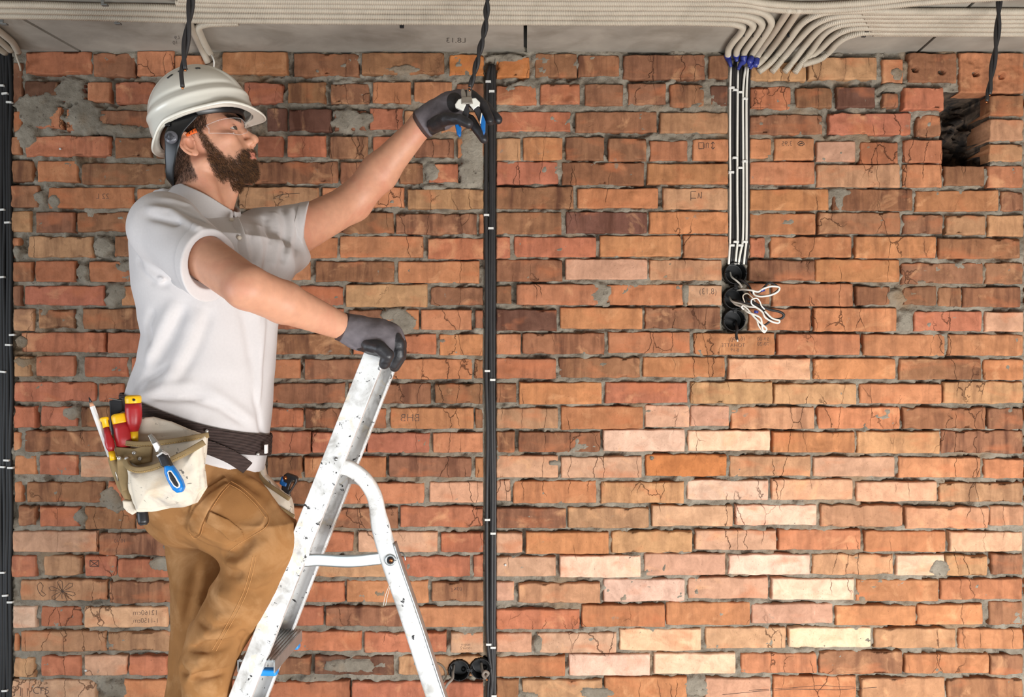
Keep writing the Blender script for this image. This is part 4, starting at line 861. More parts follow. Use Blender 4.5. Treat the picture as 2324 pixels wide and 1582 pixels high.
grow('hair',lambda q:scalpmask(q)*(q[:,2]<np.where(q[:,0]<-.05,.03,.075))*~((np.abs(q[:,1])>.079)&(q[:,0]<.012)&(q[:,0]>-.034)&(q[:,2]<.034)),9000,lambda q,rs:np.interp(q[:,2],[-.08,-.03,.03,.07],[.006,.010,.014,.016])*(.6+.6*rs.rand(len(q))),lambda q,rs:np.stack([-.35+.3*rs.randn(len(q)),.2*rs.randn(len(q)),-1+.3*rs.randn(len(q))],1),M['hair'],.00036,'short dark brown hair')
def browm(q):
    a,b,c=q[:,0],np.abs(q[:,1]),q[:,2]; t=np.clip((b-.010)/.042,0,1); return (np.abs(c-(.0355+.009*t-.008*np.clip(t-.7,0,1)))<.0058*(1.1-.5*t))*(b>.010)*(b<.054)*(a>.05)*1.0
grow('eyebrows',browm,1300,lambda q,rs:.0075+0*q[:,0],lambda q,rs:np.stack([.05+0*q[:,0],np.sign(q[:,1])*1.0,.25+.3*rs.randn(len(q))],1),M['hair'],.00042)
# ---- shirt
ncx=P(470,459,1.95); nax=np.array([.39,-.04,.92]); nax/=np.linalg.norm(nax)
_yk=rc(ncx-nax*.026,ncx-nax*.085,.083,.098)
def plane_cut(n,c):
    n=np.asarray(n,float); n/=np.linalg.norm(n); c=np.asarray(c); return lambda p:(p-c)@n
aR=(ER-SR)/np.linalg.norm(ER-SR); aL=(EL-SL)/np.linalg.norm(EL-SL)
CR=P(476,606,1.715); CL=P(694,528,2.165)
slR=U([sph(SR+np.array([-.002,.012,.0]),.074),rc(SR,CR+aR*.03,.072,.0665)],.02)
SLs=P(600,543,2.08)
slL=U([sph(SLs,.072),rc(SLs,CL+(CL-SLs)*.4,.074,.074)],.02)
cutR=plane_cut(aR+np.array([.10,0,.30]),CR); cutL=plane_cut(np.array([1,.18,-.10]),CL)
inR=rc(SR+aR*.17,CR+aR*.08,.050,.0622); inL=rc(SLs+(CL-SLs)*.55,CL+(CL-SLs)*.6,.058,.064)
yoke=lambda p:smax(_yk(p),(p-ncx)@nax+.026,.004)
web=[rc(P(625,600,1.98),P(690,585,2.12),.05,.014),rc(P(560,560,2.02),P(640,575,2.10),.075,.06)]
def shirt0(p):
    d=torso(p); d=smin(d,web[1](p),.04); d=smin(d,web[0](p),.03);
    r=smax(slR(p),cutR(p),.004); l=smax(slL(p),cutL(p),.004)
    d=smin(d,r,.022); d=smin(d,l,.025)
    d=smin(d,yoke(p),.03); d=smax(d,-np.maximum(inR(p),-cutR(p)-.05),.003); d=smax(d,-np.maximum(inL(p),-cutL(p)-.05),.003)
    return d
FO=[]
for ln,w,a in [([(330,470),(390,480),(450,520),(480,560)],0.0090,0.0090),([(330,490),(395,505),(455,545)],0.0081,-0.0075),([(360,450),(430,470),(490,540)],0.0090,0.0090),([(365,465),(440,490),(500,550)],0.0072,-0.0060),
 ([(310,580),(325,610),(345,635),(390,648)],.0100,-.0060),([(320,600),(360,635),(430,655)],0.0090,0.0090),
 ([(400,680),(360,760),(330,830)],0.0144,0.0105),([(420,690),(385,770),(335,850)],0.0126,-0.0105),([(455,700),(420,790),(370,880)],0.0180,0.0105),([(480,700),(450,780),(400,870)],0.0126,-0.0075),([(350,700),(335,740),(345,790)],0.0108,-0.0090),([(300,900),(330,860),(390,830)],0.0108,-0.0090),([(310,905),(370,880),(450,870)],0.0108,0.0090),([(330,900),(400,905),(470,900)],0.0081,-0.0075),
 ([(560,620),(585,720),(590,820)],0.0126,0.0075),([(530,640),(560,740),(575,850)],0.0126,-0.0060),([(600,700),(590,800),(585,940)],0.0090,0.0075),([(575,880),(590,960),(600,1010)],0.0090,-0.0060),([(470,880),(530,920),(580,960)],0.0108,0.0060),([(420,900),(500,925),(560,965)],0.0090,-0.0060)]: FO.append((ln,w,a))
FO2=[([(640,470),(650,520),(640,600)],0.0072,-0.0075),([(655,470),(664,520),(652,590)],0.0072,0.0060),([(620,480),(632,530),(620,610)],0.0081,0.0075),([(600,490),(610,550),(600,620)],0.0072,-0.0075),([(580,505),(592,560),(585,640)],0.0081,0.0075),([(565,520),(575,580),(568,650)],0.0063,-0.0060),([(668,468),(676,520),(668,585)],0.0054,-0.0045),([(545,545),(556,600),(556,640)],0.0054,0.0045)]
base_s=shirt0
shirt1=folds(base_s,FO,1.4,2.2); dens=lambda ln:[tuple(q[:2]) for q in spline([(x,y,0) for x,y in ln],3)]
FO2=[(dens(l),w*1.15,a*.7) for l,w,a in FO2]; shirt2=folds(shirt1,FO2,1.6,2.4)
hemF=plane_cut(np.array([-.40,0,-1.0]),P(455,1012,1.95))
def f_shirt(p):
    d=shirt2(p)-.0012*wr3(p,34)
    d=smax(d,hemF(p),.004); return d
# collar: a stand and a folded fall, open at the throat
nfr=np.array([1,-.25,0]); nfr-=nax*nfr.dot(nax); nfr/=np.linalg.norm(nfr); nsd=np.cross(nax,nfr)
def collar(p):
    q=p-ncx; h=q@nax; a=q@nfr; b=q@nsd; an=np.arctan2(b,a); r=np.hypot(a/1.02,b)
    fr=np.clip(np.cos(an),0,1)**3; R0=.0690+.003*fr
    def seg(r1,h1,r2,h2):
        er,eh=r2-r1,h2-h1; t=np.clip(((r-r1)*er+(h-h1)*eh)/(er*er+eh*eh+1e-9),0,1); return np.hypot(r-r1-er*t,h-h1-eh*t)
    d=np.minimum(seg(R0,-.02+0*r,R0-.001,.014-.012*fr),seg(R0+.001,.015-.012*fr,R0+.022+.012*fr,-.024-.020*fr))-.0026
    gap=np.abs(b+.004)-.004-.16*np.clip(-h+.0,0,.1); return np.maximum(d,-np.maximum(gap,-a))
lo,hi=np.array([-.93,1.55,1.52]),np.array([-.40,2.32,2.20])
shirt=sdfobj('polo_shirt',f_shirt,lo,hi,.0034,M['cloth_white'],man)
shirt['label']='white polo shirt'
sdfobj('collar',collar,ncx-.13,ncx+.13,.0021,M['cloth_white'],shirt)
def strip(name,f,path,w,th,m,par,d0,d1,off=.0005,flatten=True):
    pts=spline([hit(f,x,y,d0,d1,off) for x,y in path],6); return flatbar(pts,w,th,name,m,par,(0,-1,.15))
strip('placket',f_shirt,[(528,500),(536,520),(544,545),(550,575),(556,605)],.030,.004,M['cloth_white'],shirt,1.5,2.3)
for i,(x,y) in enumerate([(526,500),(543,540)]):
    p=hit(f_shirt,x,y,1.5,2.3,.003); vd=(np.array([0,0,CZ])-p); vd/=np.linalg.norm(vd); vd=np.array([.45,-.85,.15]); vd/=np.linalg.norm(vd)
    o=mkobj('button',*lathe(p-vd*.001,p+vd*.0035,[(0,.0046),(.6,.0048),(1,.0040),(1.0,.0001)],18),M['button'],shirt)
def hemring(name,cutf,c,n,r,par,f,w=.022,off=.0012):
    """cuff band: a second thickness of cloth along a sleeve end"""
    def g(p):
        return smax(np.maximum(f_shirt(p)-.0016,np.linalg.norm(p-c,axis=1)-.105),np.maximum(cutf(p)-.0022,-cutf(p)-w),.002)
    return sdfobj(name,g,c-.11,c+.11,.0019,M['cloth_white'],par)
hemring('sleeve_cuff',cutR,CR,aR,.07,shirt,lambda p:slR(p)); hemring('sleeve_cuff',cutL,CL,aL,.07,shirt,lambda p:slL(p))
# ---- trousers
pel=lambda p:torso(p)
def zl(px_rows,dc,ry):
    z=np.array([CZ+(CY-r[0])/F*dc for r in px_rows]); x=np.array([((r[1]+r[2])/2-CX)/F*dc for r in px_rows]); w=np.array([(r[2]-r[1])/2/F*dc for r in px_rows]); o=np.argsort(z)
    def f(p):
        zz=p[:,2]; cx=np.interp(zz,z[o],x[o]); rx=np.interp(zz,z[o],w[o]); b=p[:,1]-dc; a=p[:,0]-cx; q=rx*ry
        k0=np.sqrt((a/rx)**2+(b/q)**2); k1=np.sqrt((a/rx**2)**2+(b/q**2)**2)+1e-9; d=np.where(k0<.05,-rx,k0*(k0-1)/k1)*.85
        return np.maximum(d,np.maximum(zz-z.max(),z.min()-zz))
    return f
pelvis=U([rc(P(455,1075,1.95),P(440,1130,1.95),.125,.118),rc(P(430,1090,1.90),P(496,1085,1.92),.10,.068),rc(P(452,1040,1.95),P(462,1080,1.95),.118,.110)],.03)
thR=U([rc(P(435,1104,1.885),P(525,1168,1.87),.102,.090),rc(P(525,1168,1.87),P(590,1220,1.85),.090,.073)],.02)
shR=zl([(1190,520,664),(1240,512,664),(1290,502,655),(1340,478,634),(1400,446,600),(1450,424,565),(1500,408,540),(1540,414,528),(1600,420,520),(1660,405,505),(1700,400,498)],1.86,1.0)
thL=U([rc(P(455,1110,2.03),P(470,1380,2.03),.100,.072),rc(P(470,1380,2.03),P(462,1480,2.03),.072,.068)],.02)
shL=zl([(1340,410,540),(1400,404,540),(1450,396,525),(1500,390,505),(1582,377,490),(1700,368,478),(1800,366,470),(1890,364,470),(1945,362,472)],2.03,1.05)
waist=plane_cut(np.array([.36,0,1.0]),P(470,1000,1.95))
def pants0(p):
    leg=smin(thR(p),shR(p),.03); l2=smin(thL(p),shL(p),.03); d=smin(pelvis(p),leg,.04); d=smin(d,l2,.03); return np.maximum(d,waist(p))
PF=[([(500,1262),(530,1264),(548,1250),(575,1215)],.010,-0.0174),([(505,1275),(540,1280),(570,1262),(610,1225)],.010,0.0116),([(420,1215),(470,1245),(505,1255)],.010,-0.0087),([(440,1180),(490,1225),(520,1240)],.012,0.0072),([(470,1250),(520,1300),(560,1310)],.012,-0.0087),([(470,1320),(500,1350),(545,1345)],.014,0.0087),([(540,1330),(580,1345),(615,1330)],.012,-0.0072),([(535,1310),(580,1322),(620,1305)],.012,0.0072),
 ([(420,1420),(470,1440),(540,1425)],.013,0.0116),([(415,1440),(470,1462),(540,1450)],.010,-0.0116),([(410,1480),(460,1500),(530,1490)],.013,0.0145),([(425,1470),(480,1478),(530,1462)],.009,-0.0116),([(405,1515),(450,1535),(520,1520)],.011,-0.0145),([(410,1540),(460,1560),(515,1545)],.013,0.0130),([(450,1400),(480,1430),(545,1410)],.010,-0.0087),([(455,1380),(500,1400),(560,1385)],.010,0.0072),([(540,1430),(560,1450),(545,1480)],.010,-0.0116),([(420,1500),(440,1520),(425,1550)],.009,0.0116),
 ([(420,1270),(415,1330),(405,1400)],.012,0.0058),([(445,1280),(435,1350),(415,1430)],.010,-0.0087),([(470,1280),(450,1360),(425,1450)],.012,0.0087),([(400,1470),(390,1530),(385,1580)],.010,-0.0058),
 ([(500,1060),(545,1085),(600,1130)],.012,-0.0058),([(560,1080),(600,1110),(640,1170)],.010,0.0058),([(480,1060),(470,1110),(455,1160)],.012,-0.0072)]
pants1=folds(pants0,PF,1.5,2.2)
# cargo pocket as a raised patch of cloth
CP=[(512,1092),(545,1108),(580,1140),(607,1172),(602,1190),(580,1208),(545,1224),(515,1242),(470,1226),(432,1206),(425,1180),(440,1150),(470,1120)]
_cp=ext(CP,1.8,.5,.004); FP=[(512,1082),(522,1096),(500,1118),(478,1150),(458,1190),(452,1212),(440,1218),(424,1204),(428,1170),(436,1140),(470,1108)]
_fp=ext(FP,1.79,.5,.003)
def perspy(f,dref):
    """evaluate an outline standing at depth dref along the sight lines of its own surface, so it wraps the leg"""
    def g(p):
        q=p.copy(); s=dref/np.maximum(p[:,1],.3); q[:,0]=p[:,0]*s; q[:,2]=CZ+(p[:,2]-CZ)*s; q[:,1]=dref; return f(q)
    return g
_cpw,_fpw=perspy(_cp,1.8),perspy(_fp,1.79)
def f_pants(p):
    d=pants1(p)-.0014*wr3(p,26)-.0006*wr3(p,70)
    near=p[:,1]<1.9
    c=np.where(near,np.clip(-_cpw(p)/.004,0,1),0); d=d-.0045*c
    return d
ph=sdfobj('work_trousers',f_pants,np.array([-.86,1.68,.62]),np.array([-.44,2.20,1.60]),.0038,M['canvas_brown'],man); ph['label']='brown canvas work trousers'
def flap(p): return np.maximum(np.abs(f_pants(p)-.0035-.0015*np.sin(p[:,2]*90))-.0030,np.maximum(_fpw(p),p[:,1]-1.93))
sdfobj('pocket_flap',flap,np.array([-.74,1.68,1.34]),np.array([-.55,1.95,1.55]),.0026,M['canvas_brown'],ph)
def seam(path,r,par,f,d0=1.5,d1=2.15,name='stitching',m='stitch',n=8):
    pts=spline([hit(f,x,y,d0,d1,.0004) for x,y in spline([(x,y,0) for x,y in path],n)[:,:2]],2); return MB().tube(pts,r,6).build(name,M[m],par)
for path in ([(518,1098),(548,1115),(580,1145),(603,1176)],[(524,1092),(552,1109),(585,1140),(609,1172),(603,1196),(570,1218),(540,1236),(520,1252)],[(574,1262),(566,1300),(552,1345),(530,1390),(505,1435),(482,1475)],[(581,1262),(573,1302),(559,1348),(537,1394),(512,1438),(490,1478)],[(430,1210),(441,1222),(455,1214),(462,1190),(482,1152),(505,1118),(523,1098)]):
    seam(path,.0007,ph,f_pants)
bl_=perspy(ext([(476,1160),(492,1168),(520,1180),(548,1202),(556,1222),(536,1230),(520,1226),(500,1206),(482,1196),(468,1186)],1.79,.5,.003),1.79)
sdfobj('pocket_gusset',lambda p:np.maximum(np.abs(f_pants(p)-.002-.003*np.sin(p[:,0]*60+1))-.0026,np.maximum(bl_(p),p[:,1]-1.93)),np.array([-.72,1.66,1.34]),np.array([-.55,1.95,1.50]),.0026,M['canvas_brown'],ph)
# boots
def boot(an,toe,sole):
    d=toe/np.linalg.norm(toe); a=an; s=sole
    f=U([rc(a,np.array([a[0],a[1],s+.05]),.046,.048),rc(np.array([a[0]-.02*d[0],a[1]-.02*d[1],s+.045]),np.array([a[0],a[1],s+.04])+d*.15,.045,.036),rc(np.array([a[0],a[1],s+.03])+d*.12,np.array([a[0],a[1],s+.03])+d*.18,.034,.028)],.03)
    return lambda p:np.maximum(f(p),s+.002-p[:,2])
for an,rg,bx in ((ANR,RUNGS[1],-.055),(ANL,RUNGS[2],.0)):
    sole=rg[2]+.006; t=np.array([rg[0]-an[0],(rg[1]-an[1])*.0,0]); t[1]=.02
    a=np.array([an[0],an[1],max(an[2],sole+.11)]); a[0]=rg[0]+bx; bf=boot(a,t,sole); o=sdfobj('boot',bf,a+np.array([-.09,-.09,-.16]),a+np.array([.26,.12,.08]),.005,M['boot'],man)
    MB().box(a+np.array([.06,0,sole-a[2]+.003]),.24,.075,.010).build('boot_sole',M['cable_dark'],o,False,.004)
# ---- gloves
mg,nt,b=newmat('glove_coated'); vec=coords(nt); at=nt.nodes.new('ShaderNodeAttribute'); at.attribute_name='coat'; sp_=nt.nodes.new('ShaderNodeSeparateColor'); nt.links.new(at.outputs['Color'],sp_.inputs[0])
kf=ramp(nt,sp_.outputs[0],.42,.58); gcol=ramp(nt,noise(nt,vec,50,5),.3,.7,lin4((92,86,90)),lin4((112,105,109))); c=mix(nt,kf,gcol,ramp(nt,noise(nt,vec,60,5),.3,.7,lin4((32,31,34)),lin4((46,45,48)))); c=mix(nt,sp_.outputs[1],c,lin4((66,46,42)))
nt.links.new(c,b.inputs['Base Color']); nt.links.new(ramp(nt,kf,0,1,(.8,.8,.8,1),(.42,.42,.42,1)),b.inputs['Roughness']); bump(nt,b,noise(nt,vec,700,3),.25,.001); bump(nt,b,noise(nt,vec,150,4),.25,.002); M['glove']=mg
def glove(name,palm,cuff,fing,black,lo,hi,lab,edge,wrink=.0009):
    fs=[chain(p,r) for p,r in fing]; pf=U(palm,.018); cf=U(cuff,.01)
    def fk(p):
        d=None
        for g in fs: e=g(p); d=e if d is None else smin(d,e,.0045)
        return d
    def f(p): return smax(smin(smin(pf(p),cf(p),.012),fk(p),.009)-wrink*wr3(p,72)-.0005*wr3(p,170),-((p-edge[0])@edge[1]),.002)
    o=sdfobj(name,f,lo,hi,.0019,M['glove'],man); o['label']=lab
    c=np.array([v.co for v in o.data.vertices])+np.array(man.location)
    a=(np.minimum(pf(c),cf(c))-fk(c))-.003; k=np.clip(.5+a/.004,0,1)
    for bb in black: k=np.maximum(k,np.clip(.5-bb(c)/.003,0,1))
    ed=np.clip(.5-((c-edge[0])@edge[1]-.0095)/.0012,0,1); k=k*(1-ed)
    at=o.data.color_attributes.new('coat','FLOAT_COLOR','POINT'); at.data.foreach_set('color',np.stack([k,ed,0*k,0*k+1],1).astype(np.float32).ravel()); return o,f
px=lambda *a:[P(*q) for q in a]
gl,fgl=glove('glove',[rc(P(985,264,2.185),P(1022,242,2.17),.035,.037),rc(P(1000,255,2.17),P(1042,225,2.175),.032,.022),rc(P(1002,268,2.165),P(1040,258,2.165),.030,.022)],
 [rc(P(955,284,2.192),P(985,264,2.185),.0345,.0350),rc(P(958,281,2.19),P(963,278,2.19),.0375,.037)],
 [(px((1036,222,2.175),(1068,215,2.165),(1096,238,2.15),(1112,274,2.14)),[.0150,.0140,.0130,.0115]),
  (px((1036,226,2.20),(1074,219,2.195),(1108,246,2.185),(1130,272,2.175)),[.0150,.0138,.0125,.0115]),
  (px((1034,238,2.215),(1068,232,2.215),(1094,254,2.205),(1106,272,2.195)),[.0140,.0125,.0115,.0105]),
  (px((1036,258,2.165),(1066,272,2.150),(1082,294,2.145),(1098,316,2.145)),[.0145,.0135,.0120,.0105]),
  (px((985,284,2.15),(1012,270,2.11),(1042,270,2.088),(1063,281,2.085)),[.0180,.0160,.0135,.0115])],
 [ell(P(1032,232,2.14),(.020,.05,.027)),ell(P(990,292,2.15),(.022,.06,.015))],P(930,330,2.1)-np.array([0,.06,.02]),P(1150,180,2.25)+np.array([.02,.03,.03]),'grey and black rubber-dipped glove raised with the pliers',(P(953,285.5,2.193),(P(985,264,2.185)-P(953,285.5,2.193))/np.linalg.norm(P(985,264,2.185)-P(953,285.5,2.193))-0))
gr_,fgr=glove('glove',[rc(P(818,757,1.845),P(858,765,1.855),.033,.037),rc(P(858,765,1.855),P(886,764,1.865),.036,.030),rc(P(850,772,1.84),P(880,780,1.845),.028,.024)],
 [rc(P(776,742,1.832),P(818,757,1.845),.0320,.0325),rc(P(806,752,1.84),P(812,754,1.842),.0355,.0355)],
 [(px((884,757,1.845),(904,778,1.838),(905,806,1.84),(893,828,1.846)),[.0165,.0155,.0135,.0115]),
  (px((886,757,1.872),(908,780,1.868),(909,810,1.87),(896,832,1.875)),[.0165,.0155,.0135,.0115]),
  (px((884,758,1.897),(905,778,1.897),(906,806,1.897),(893,824,1.897)),[.0155,.0145,.0130,.0115]),
  (px((880,758,1.918),(898,776,1.920),(900,798,1.920),(890,812,1.918)),[.0140,.0130,.0115,.0105]),
  (px((838,784,1.815),(862,790,1.802),(880,806,1.802),(872,826,1.812)),[.0150,.0150,.0135,.0115])],
 [lambda p:np.maximum(poly2([[P(x,y,1.8)[0],P(x,y,1.8)[2]] for x,y in [(808,792),(840,784),(868,780),(888,792),(896,812),(894,840),(860,845),(820,800)]],p[:,0]*1.8/p[:,1],CZ+(p[:,2]-CZ)*1.8/p[:,1]),p[:,1]-1.86)],
 P(755,860,1.85)-np.array([0,.09,.02]),P(935,715,1.9)+np.array([.02,.07,.03]),'grey and black rubber-dipped glove resting on the ladder top',(P(771,740,1.83),(P(818,757,1.845)-P(773,741,1.83))/np.linalg.norm(P(818,757,1.845)-P(773,741,1.83))))
# ---------------------------------------------------------------- hard hat and safety glasses
HP=math.radians(19); hf_=np.array([math.cos(HP)*math.cos(yaw),math.cos(HP)*math.sin(yaw),math.sin(HP)]); hr_=r0; hu_=np.cross(hr_,hf_); hu_=hu_ if hu_[2]>0 else -hu_
HTM=np.stack([hf_,hr_,hu_],1); HC=O+HM@np.array([.018,0,.067])
def hatw(a,b,c): return HC-HTM@np.array([.013,0,0])+HTM@np.array([a,b,c])
def hatl(p): return (p-HC)@HTM
def dome(q,gx=0):
    r=np.array([.117-gx,.110-gx,.124-gx]); k0=np.linalg.norm(q/r,axis=1); k1=np.linalg.norm(q/(r*r),axis=1)+1e-9; return k0*(k0-1)/k1
def hatsdf(p):
    q=hatl(p); a,b,c=q[:,0],q[:,1],q[:,2]
    o=dome(q)-.0035*(1-sstep(np.abs(b),.026,.036))*sstep(c,.03,.08)-.003*np.exp(-((c-.030-.0*a)/.007)**2)+.0025*np.exp(-((c-.048)/.006)**2)*sstep(np.abs(b),.03,.06)
    sh=np.maximum(o,-dome(q,.0075)); low=-.010+.016*np.exp(-(a/.06)**2)*0-.030*sstep(-a,.05,.13); sh=np.maximum(sh,low-c)
    zf=low+.002-np.clip(a-.064,0,1)**2*4.2; 
    e1=np.sqrt((a/.124)**2+(b/.118)**2); e1=(e1-1)*.12; e2=np.sqrt(((a-.066)/.068)**2+(b/.096)**2); e2=(e2-1)*.07
    ol=smin(e1,e2,.02); inn=np.sqrt((a/.111)**2+(b/.104)**2); inn=(1-inn)*.115
    br=np.maximum(np.maximum(ol,np.abs(c-zf)*.8-.0019),inn)
    rim=np.hypot(ol,(c-zf)*.8)-.0030
    return np.minimum(smin(sh,br,.006),rim)
M['hat_mark']=mat('hat_mark',(24,24,26),.4)
hh=empty('hard_hat',HC,"white hard hat on the bearded worker's head",'hard hat')
v,q=mesh_sdf(hatsdf,HC-np.array([.19,.16,.12]),HC+np.array([.21,.16,.20]),.0021)
mkobj('shell',v,q,M['hat_white'],hh)
# inner headband, side arms and ratchet
def band_ell(c,ra,rb,h,th,t0,t1,tilt=0,name='headband',n=60):
    an=np.linspace(t0,t1,n); pts=np.array([hatw(c[0]+ra*math.cos(t),c[1]+rb*math.sin(t),c[2]+tilt*math.cos(t)) for t in an]); v=[];f=[]
    for i,t in enumerate(an):
        o=HTM@np.array([math.cos(t)/ra,math.sin(t)/rb,0]); o/=np.linalg.norm(o)
        v+=[pts[i]+hu_*h/2,pts[i]+hu_*h/2+o*th,pts[i]-hu_*h/2+o*th,pts[i]-hu_*h/2]
    for i in range(n-1):
        for j in range(4): f.append((i*4+j,i*4+(j+1)%4,(i+1)*4+(j+1)%4,(i+1)*4+j))
    return mkobj(name,v,f,M['harness'],hh,True)
band_ell((.006,0,.004),.096,.084,.034,.004,0,2*np.pi,-.004); band_ell((.012,0,.022),.098,.090,.030,.004,0,2*np.pi,0,'suspension_cradle')
for s in (1,-1):
    pt=spline([hatw(.020,.091*s,-.002),hatw(-.030,.091*s,-.030),hatw(-.050,.087*s,-.060),hatw(-.074,.066*s,-.095),hatw(-.090,.040*s,-.118),hatw(-.098,.0,-.124)],8)
    flatbar(pt,np.interp(np.linspace(0,1,len(pt)),[0,.3,.6,1],[.034,.040,.022,.020]),.004,'nape_strap',M['harness'],hh,HTM@np.array([-.2,s,0]))
    p=hatw(-.043,.0905*s,-.044); n=HTM@np.array([-.15,s*1.0,0.]); n/=np.linalg.norm(n)
    e=mkobj('pivot_knob',*lathe(p,p+n*.009,[(0,.0145),(.5,.0145),(1,.012),(1.0,.008),(.45,.007),(.4,.0001)],24),mat('knob_grey',(92,92,98),.3),hh)
    for t in (.0,.5): 
        z=spline([hatw(.0-.05*t,.092*s,.018-.02*t),hatw(-.012-.05*t,.094*s,.004-.02*t),hatw(-.018-.05*t,.094*s,-.008-.02*t)],6); flatbar(z,.010,.003,'clip_arm',M['harness'],hh,HTM@np.array([0,s,0]))
def hathit(x,y): return hit(hatsdf,x,y,1.6,2.1)
for (x0,y0,x1,y1) in ((380,176,392,167),(404,161,416,157),(420,156.5,426,155),(444,153.6,454,152.8)):
    a,b_=hathit(x0,y0+2.0),hathit(x1,y1+2.0); up=(a-HC)/np.linalg.norm(a-HC); flatbar([a+up*.0008,(a+b_)/2+up*.0012,b_+up*.0008],.007,.0016,'vent_mark',M['hat_mark'],hh,up)
# glasses
m,nt,b=newmat('clear_lens'); nt.nodes.remove(b); out=nt.nodes['Material Output']; trn=N(nt,'ShaderNodeBsdfTransparent'); trn.inputs[0].default_value=(.97,.97,.97,1); gs=N(nt,'ShaderNodeBsdfGlossy',Roughness=.06); fr=N(nt,'ShaderNodeLayerWeight',Blend=.25); fp=N(nt,'ShaderNodeMath',_operation='MULTIPLY'); fp.inputs[1].default_value=.32; nt.links.new(fr.outputs['Facing'],fp.inputs[0]); mx=N(nt,'ShaderNodeMixShader'); nt.links.new(fp.outputs[0],mx.inputs[0]); nt.links.new(trn.outputs[0],mx.inputs[1]); nt.links.new(gs.outputs[0],mx.inputs[2]); nt.links.new(mx.outputs[0],out.inputs[0]); M['lens']=m
M['orange']=mat('orange_rubber',(238,104,36),.5)
ge=empty('safety_glasses',hw(.115,0,.015),"clear wraparound safety glasses with orange temple grips on the worker's face",'glasses')
m,nt,b=newmat('lens_edge'); out=nt.nodes['Material Output']; b.inputs['Base Color'].default_value=(.85,.86,.86,1); b.inputs['Roughness'].default_value=.15; te=N(nt,'ShaderNodeBsdfTransparent'); mx=N(nt,'ShaderNodeMixShader'); mx.inputs[0].default_value=.25; nt.links.new(te.outputs[0],mx.inputs[1]); nt.links.new(b.outputs[0],mx.inputs[2]); nt.links.new(mx.outputs[0],out.inputs[0]); M['lens_edge']=m
def lens(s,name):
    T=np.linspace(.06,1.12,26); v=[];f=[]
    for t in T:
        a=.028+.091*math.cos(t*1.32)**.8; bb=s*.079*math.sin(t*1.32)**.85; w=np.interp(t,[.06,.2,.5,.9,1.12],[.008,.018,.022,.016,.010]); cz=np.interp(t,[.06,.5,1.12],[.020,.014,.022])
        for q in np.linspace(-1,1,7): v.append(hw(a-.004*abs(q),bb,cz+q*w))
    for i in range(25):
        for j in range(6): f.append((i*7+j,i*7+j+1,(i+1)*7+j+1,(i+1)*7+j))
    o=mkobj(name,v,f,M['lens'],ge); sm=o.modifiers.new('th','SOLIDIFY'); sm.thickness=.0018
    for k in (0,6): MB().tube(np.array(v).reshape(26,7,3)[:,k],.0006,6).build('lens_rim',M['lens_edge'],o)
    MB().tube(np.array(v).reshape(26,7,3)[-1],.0007,6).build('lens_rim',M['lens_edge'],o)
    return o
for s in (1,-1):
    lens(s,'lens')
    pt=spline([hw(.036,.079*s,.024),hw(.024,.0815*s,.026),hw(.010,.083*s,.028)],6); flatbar(pt,[.014]*len(pt) if False else np.interp(np.linspace(0,1,len(pt)),[0,1],[.011,.008]),.0026,'temple',M['lens'],ge,HM@np.array([0,s,0]))
    pt=spline([hw(.014,.0835*s,.027),hw(.002,.084*s,.026),hw(-.012,.083*s,.024)],6); g=flatbar(pt,np.interp(np.linspace(0,1,len(pt)),[0,1],[.0105,.006]),.0046,'temple_grip',M['orange'],ge,HM@np.array([0,s,0])); g['label']='orange rubber temple grip'
    for t in (.0,.33,.66): 
        p=pt[int(t*(len(pt)-1))]+HM@np.array([-.002,s*.0024,0]); MB().box(p,.0016,.001,.005).build('grip_slot',M['harness'],g,False)
MB().tube([hw(.119,-.006,.022),hw(.121,0,.023),hw(.119,.006,.022)],.0022,8).build('nose_bridge',M['lens'],ge)
# ---------------------------------------------------------------- pliers in the raised hand
cmat('steel_tool',(168,160,150),.32,metal=.85,var=.15,vs=60)
cmat('grip_white',(226,224,214),.4,var=.04); cmat('grip_dark',(44,43,46),.5,var=.1); cmat('grip_blue',(22,104,176),.35,var=.06)
def plate(name,pts,d,th,m,par,rd=.002,h=.0013,bulge=0,bw=.02,lean=(0,0),at=None,fx=None):
    f=ext(pts,d,th,rd,bulge,bw,lean); g=f if fx is None else fx(f)
    q=[P(x,y,d) for x,y in pts]; lo,hi=bounds(q,.006); lo[1]=d-th-bulge-.012-abs(lean[0])*.1-abs(lean[1])*.1; hi[1]=d+th+bulge+.012+abs(lean[0])*.1+abs(lean[1])*.1
    return sdfobj(name,g,lo,hi,h,M[m],par,at=at)
DP_=2.108
pl=empty('cutting_pliers',P(1059,228,DP_),'side-cutting pliers with blue and white handles held in the raised glove','pliers')
plate('jaw',[(1046,211),(1047,204),(1050.4,201.5),(1053.6,203),(1056.8,210),(1058.4,219.5),(1060,228),(1048,231)],DP_-.002,.005,'steel_tool',pl)
plate('jaw',[(1059.3,209.4),(1060.6,202.5),(1065,202),(1070,204.4),(1069.6,219),(1072,231),(1058.8,229)],DP_+.001,.005,'steel_tool',pl)
plate('pivot_plate',[(1047.5,221),(1070.5,220.5),(1073.2,237),(1047.6,237.4)],DP_-.004,.0065,'steel_tool',pl)
h1=plate('handle',[(1058.7,235),(1051.7,252),(1046,268),(1040,282),(1044,288),(1056,276),(1063,266),(1065.6,251),(1062,238)],DP_,.0065,'grip_dark',pl,.004)
plate('shoulder_guard',[(1049,224),(1040.3,227),(1032.7,238.5),(1034,245),(1051.7,253.7),(1058.7,238),(1049.6,234)],DP_,.0075,'grip_white',h1,.003)
b1=plate('grip_end',[(1031.5,278),(1043,280),(1047.3,291),(1046.7,308),(1042.4,311.5),(1037.2,306)],DP_+.012,.007,'grip_blue',h1,.004)
